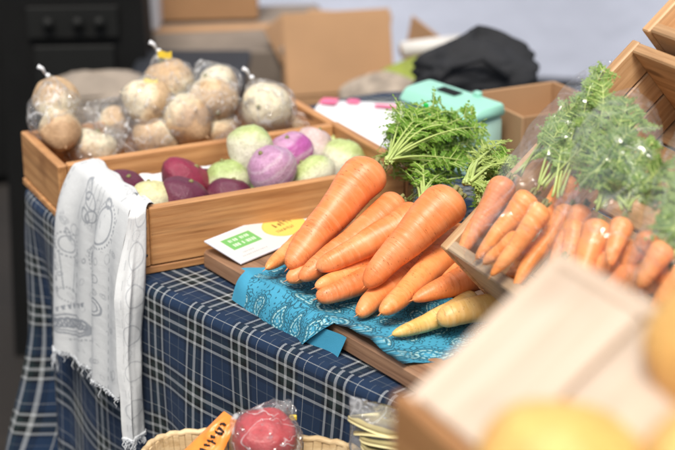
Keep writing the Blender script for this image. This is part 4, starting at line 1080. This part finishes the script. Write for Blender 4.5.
# ------------------------------------------------------------------ things on the back of the table
# mint case
m0 = T(399, 152, ZT+.001); m1 = T(468, 179, ZT+.001); mx = (m1-m0); ml_ = mx.length; mx.normalize(); my = Vector((-mx.y, mx.x, 0))
mc = thing('mint_case', 'mint green plastic case with a black label standing behind the leaves', 'plastic case', m0); mc.matrix_world = frame(m0, mx, my, Z)
def rprism(name, prof, x0, x1, m, par, r=.004):
    # rounded profile (y,z) extruded along x with softened ends
    pr_ = []
    n = len(prof)
    for i in range(n):
        a, b, c = Vector(prof[i-1]), Vector(prof[i]), Vector(prof[(i+1) % n])
        for t in (0, .25, .5, .75, 1):
            q0 = b+(a-b).normalized()*r; q1 = b+(c-b).normalized()*r; pr_.append((1-t)**2*q0+2*t*(1-t)*b+t*t*q1)
    cy = sum((p.x for p in pr_))/len(pr_); cz = sum((p.y for p in pr_))/len(pr_); V_ = []
    lay = [(x0, .90), (x0+r*.3, .96), (x0+r, 1), (x1-r, 1), (x1-r*.3, .96), (x1, .90)]
    for x, k in lay: V_ += [(x, cy+(p.x-cy)*k, cz+(p.y-cz)*k) for p in pr_]
    k = len(pr_); f_ = gridfaces(len(lay), k, True)+[tuple(range(k))[::-1], tuple((len(lay)-1)*k+q for q in range(k))]
    return mesh_obj(name, V_, f_, m, par)
ca_ = ml_
rprism('body', [(0, 0), (.055, 0), (.055, .072), (.004, .068)], 0, ca_, M['mint2'], mc, .006)
rprism('lid', [(-.003, .0685), (.058, .0725), (.054, .089), (.010, .085)], -.003, ca_+.003, M['mint'], mc, .006)
lb = box_obj('label', (.036, .014, .0012), (ca_*.42, .034, .0886), M['black2'], mc, (R(5), 0, 0), .0004)
rprism('latch', [(.044, .088), (.052, .088), (.052, .094), (.044, .093)], ca_*.66, ca_*.66+.01, M['mint'], mc, .001)
gc = MB()
for x, y, z, r in ((428, 114, .884, .0035), (433, 122, .882, .0045), (426, 106, .886, .0028), (440, 130, .88, .0034), (430, 133, .879, .004)):
    vv, ff = veg_mesh(x, 0); p = T(x, y, z); gc.add([Vector((q[0]*r, q[1]*r*.5, q[2]*r*1.3))+p for q in vv], ff)
vv, ff = tube([T(426, 106, .886), T(430, 116, .884), T(434, 130, .880), T(436, 150, .86), T(436, 170, ZT+.002)], .0022, 6); gc.add(vv, ff)
tag(gc.build('green_clip', M['gclip']), 'shiny bright green plastic clip among the carrot leaves', 'clip')
# printed papers
pa = [T(300, 128, ZT+.003), T(392, 150, ZT+.003), T(412, 105, ZT+.003), T(322, 101, ZT+.003)]
ps_ = thing('paper_sheet', 'white and pink printed sheets lying on the table behind the crates', 'paper', pa[0])
def quadgrid(q, n, lift, m, name, par, org, seed):
    v = []
    for j in range(n):
        for i in range(n):
            a, b = i/(n-1), j/(n-1); p = q[0].lerp(q[1], a).lerp(q[3].lerp(q[2], a), b)-org; v.append((p.x, p.y, p.z+lift+.003*abs(noise.noise((a*3, b*3, seed)))))
    return mesh_obj(name, v, gridfaces(n, n), m, par)
quadgrid(pa, 14, .001, M['paper'], 'sheet', ps_, pa[0], 1)
for (a, b, c, d, s) in ((.02, .20, .78, .98, 2), (.30, .44, .86, .97, 3), (.62, .86, .80, .88, 4)):
    f0 = lambda x, y: pa[0].lerp(pa[1], x).lerp(pa[3].lerp(pa[2], x), y)
    quadgrid([f0(a, c), f0(b, c), f0(b, d), f0(a, d)], 6, .0055, M['pink'], 'pink_print', ps_, pa[0], s)

def carton(name, label, loc, ang, w, d, h, m='kraft', mi='kraft_in', closed=False, flaps=(), t=.004, group=None, marks=False):
    c = thing(name, label, 'cardboard box', loc, group); c.rotation_euler = (0, 0, ang)
    if closed:
        box_obj('body', (w, d, h), (0, 0, h/2), M[m], c, b=.004)
        box_obj('tape', (w*.98, .05, .0012), (0, 0, h+.0008), M['kraft_in'], c, b=.0003)
    else:
        box_obj('wall', (w, t, h), (0, -d/2, h/2), M[m], c, b=.001); box_obj('wall', (w, t, h), (0, d/2, h/2), M[mi], c, b=.001)
        for x in (-w/2-t/2-.0005, w/2+t/2+.0005): box_obj('wall', (t, d+t, h), (x, 0, h/2), M[mi], c, b=.001)
        box_obj('bottom', (w-.002, d-t-.002, t), (0, 0, t/2+.001), M[mi], c, b=.001)
    for side, ln, an in flaps:
        L_ = w if side in 'fb' else d
        v, f = bevbox(L_*.985, ln, t, .001); v = [(x, y+ln/2, z) for x, y, z in v]
        o = mesh_obj('flap', v, f, M[mi], c, None, False) if False else mesh_obj('flap', v, f, M[mi], c, False)
        rz = {'f': math.pi, 'b': 0, 'l': math.pi/2, 'r': -math.pi/2}[side]
        px_ = {'f': (0, -d/2-.003, h+.003), 'b': (0, d/2+.003, h+.003), 'l': (-w/2-.005, 0, h+.003), 'r': (w/2+.005, 0, h+.003)}[side]
        o.location = px_; o.rotation_euler = (R(an), 0, rz)
    return c
q0, q1 = T(474, 94, .815), T(552, 83, .815); qd = (q1-q0).normalized(); qn = Vector((-qd.y, qd.x, 0)); qc = (q0+q1)/2-qn*.06
carton('open_carton', 'open cardboard box on the table behind the leaves and bags', (qc.x, qc.y, ZT+.002), math.atan2(qd.y, qd.x), (q1-q0).length, .12, .073)

# black bag behind
def blob(name, label, cat, cx, cy, z0, rx, ry, h, m, seed, rot=0, wr=.12, lean=0):
    nr, ns = 40, 64; v = []
    for j in range(nr+1):
        t = j/nr; prof = (1-t**2.6)**.6*(.96+.08*math.sin(t*5+seed)) if t < 1 else 0
        for i in range(ns):
            a = 2*math.pi*i/ns; n = 1+wr*noise.noise((math.cos(a)*1.6+seed, math.sin(a)*1.6, t*2.2))+wr*.9*(abs(noise.noise((math.cos(a)*3.4, math.sin(a)*3.4+seed, t*4.5)))-.2)
            x = rx*prof*n*math.cos(a)+lean*t*h; y = ry*prof*n*math.sin(a); z = h*t*(1+.22*noise.noise((math.cos(a)*.9+seed*2, math.sin(a)*.9, 1)))
            v.append((x, y, z))
    o = mesh_obj(name, v, gridfaces(nr+1, ns, True)+[tuple(range(ns))[::-1]], M[m]); o.location = (cx, cy, z0); o.rotation_euler = (0, 0, rot); tag(o, label, cat); return o
bb = blob('black_bag', 'crumpled black cloth bag at the back of the table', 'bag', .205, 2.30, ZT-.02, .096, .055, .100, 'blackcloth', 5.2, R(5), .24)
vv, ff = tube([(-.06, -.045, .03), (-.045, -.055, .06), (.0, -.058, .072), (.04, -.05, .04)], .005, 8); mesh_obj('handle', vv, ff, M['blackcloth'], bb)

# boxes and bundles behind the table
carton('large_carton', 'large dusty closed carton on the ground behind the beige roots', (-.20, 3.28, .002), R(9), .38, .40, .59, 'kraft_grey', closed=True)
carton('upper_carton', 'brown cardboard box standing on the large dusty carton', (-.29, 3.40, .595), R(6), .23, .16, .16, 'kraft', closed=True)
wb = thing('white_box', 'white box at the top left beside the brown cardboard box', 'box', (-.428, 3.30, .595)); box_obj('body', (.075, .12, .17), (.02, 0, .085), M['whitebox'], wb); box_obj('lid', (.079, .124, .03), (.02, 0, .187), M['whitebox'], wb)
carton('flapped_carton', 'open cardboard box with a tall raised flap behind the table', (.035, 2.90, .002), R(14), .22, .22, .52, flaps=(('b', .16, 74), ('r', .15, 80), ('l', .11, -14), ('f', .09, -20)))
carton('tall_panel_carton', 'cardboard box whose pointed flap stands up behind the raised one', (.0, 3.12, .002), R(-14), .18, .14, .56, flaps=(('l', .08, 62), ('b', .08, 66)))
carton('stand_carton', 'closed carton carrying the lime and grey bundles', (.155, 2.76, .002), R(4), .20, .26, .60, closed=True)
blob('grey_bundle', 'mottled grey-brown cloth bundle behind the mint case', 'cloth', .075, 2.60, .60, .085, .06, .075, 'grey', 4.1, R(10), .2)
blob('lime_cloth', 'folded lime green cloth under the white roll', 'cloth', .165, 2.70, .602, .13, .05, .075, 'lime', 6.3, R(10), .1)
rl = thing('paper_roll', 'white paper roll resting on the lime green cloth', 'roll', (.17, 2.80, .665))
vv, ff = tube([(-.055, 0, 0), (.055, .03, .006)], .015, 20); mesh_obj('sheet_roll', vv, ff, M['roll'], rl); vv, ff = tube([(-.057, -.0005, -.0002), (-.053, .0006, .0002)], .006, 12); mesh_obj('core', vv, ff, M['kraft'], rl)
# black cabinet speaker
sx, sy = -.505, 3.06
spk = thing('speaker_cabinet', 'black plastic speaker cabinet with a recessed handle at the upper left', 'speaker', (sx, sy, 0)); spk.rotation_euler = (0, 0, R(4))
def taper(name, w0, w1, d0, d1, z0, z1, m, par, y=0):
    v = []
    for z, w, d in ((z0, w0, d0), (z1, w1, d1)):
        for x, yy in ((-1, -1), (1, -1), (1, 1), (-1, 1)): v.append((x*w/2, y+yy*d/2, z))
    return mesh_obj(name, v, [(3, 2, 1, 0), (4, 5, 6, 7), (0, 1, 5, 4), (1, 2, 6, 5), (2, 3, 7, 6), (3, 0, 4, 7)], m, par, False)
taper('cabinet', .31, .25, .26, .24, 0, .90, M['black'], spk)
box_obj('panel', (.15, .01, .22), (0, -.130, .53), M['black2'], spk)
box_obj('recess', (.10, .006, .050), (.0, -.137, .53), M['black'], spk); box_obj('handle', (.096, .018, .014), (.0, -.146, .552), M['black2'], spk, b=.005)
box_obj('control_strip', (.17, .008, .06), (0, -.1295, .685), M['black2'], spk)
for x in (-.045, .01, .05): 
    vv, ff = tube([(x, -.134, .685), (x, -.146, .686)], .011, 14); mesh_obj('knob', vv, ff, M['black2'], spk)
blob('black_sack', 'black sack standing left of the speaker cabinet', 'bag', -1.06, 4.15, .001, .30, .20, 1.3, 'black', 1.1, 0, .1)
bnn = thing('dark_bin', 'dark blue storage bin behind the heap of bagged roots', 'bin', (-.275, 2.90, 0)); box_obj('body', (.20, .22, .59), (0, 0, .296), M['darkblue'], bnn, b=.01); box_obj('rim', (.215, .235, .02), (0, 0, .60), M['darkblue'], bnn, b=.006)
carton('low_carton', 'low closed carton under the paper sack', (-.40, 2.62, .002), R(3), .17, .20, .62, 'kraft_grey', closed=True)
blob('paper_sack', 'crumpled greyish paper sack behind the leftmost bagged roots', 'sack', -.41, 2.62, .623, .105, .085, .05, 'sack', 3.7, 0, .2)

# ------------------------------------------------------------------ light
w = bpy.data.worlds.new('World'); scene.world = w; w.use_nodes = True; nt = w.node_tree; nt.nodes.clear()
sky = nt.nodes.new('ShaderNodeTexSky'); sky.sky_type = 'NISHITA'; sky.sun_disc = False
SE, SA = R(60), R(186)      # elevation; compass angle measured from +Y clockwise
sky.sun_elevation = SE; sky.sun_rotation = SA; sky.dust_density = 3; sky.air_density = 1
hs = nt.nodes.new('ShaderNodeHueSaturation'); hs.inputs['Saturation'].default_value = .45
bgn = nt.nodes.new('ShaderNodeBackground'); bgn.inputs['Strength'].default_value = .15
ow = nt.nodes.new('ShaderNodeOutputWorld'); nt.links.new(sky.outputs[0], hs.inputs['Color']); nt.links.new(hs.outputs[0], bgn.inputs[0]); nt.links.new(bgn.outputs[0], ow.inputs[0])
sl = bpy.data.lights.new('sun', 'SUN'); sl.energy = 3.9; sl.angle = R(24); sl.color = (1, .93, .83)
so = bpy.data.objects.new('sun', sl); COL.objects.link(so)
sd = Vector((math.sin(SA)*math.cos(SE), math.cos(SA)*math.cos(SE), math.sin(SE)))
so.rotation_euler = sd.to_track_quat('Z', 'Y').to_euler()
so.location = (1, -1, 4)

scene.view_settings.view_transform = 'Standard'; scene.view_settings.look = 'None'; scene.view_settings.exposure = 0; scene.view_settings.gamma = 1
scene.render.engine = 'CYCLES'
cy = scene.cycles; cy.use_denoising = True; cy.transparent_max_bounces = 24; cy.max_bounces = 8; cy.diffuse_bounces = 3; cy.glossy_bounces = 3; cy.caustics_reflective = False; cy.caustics_refractive = False
cy.sample_clamp_indirect = 6
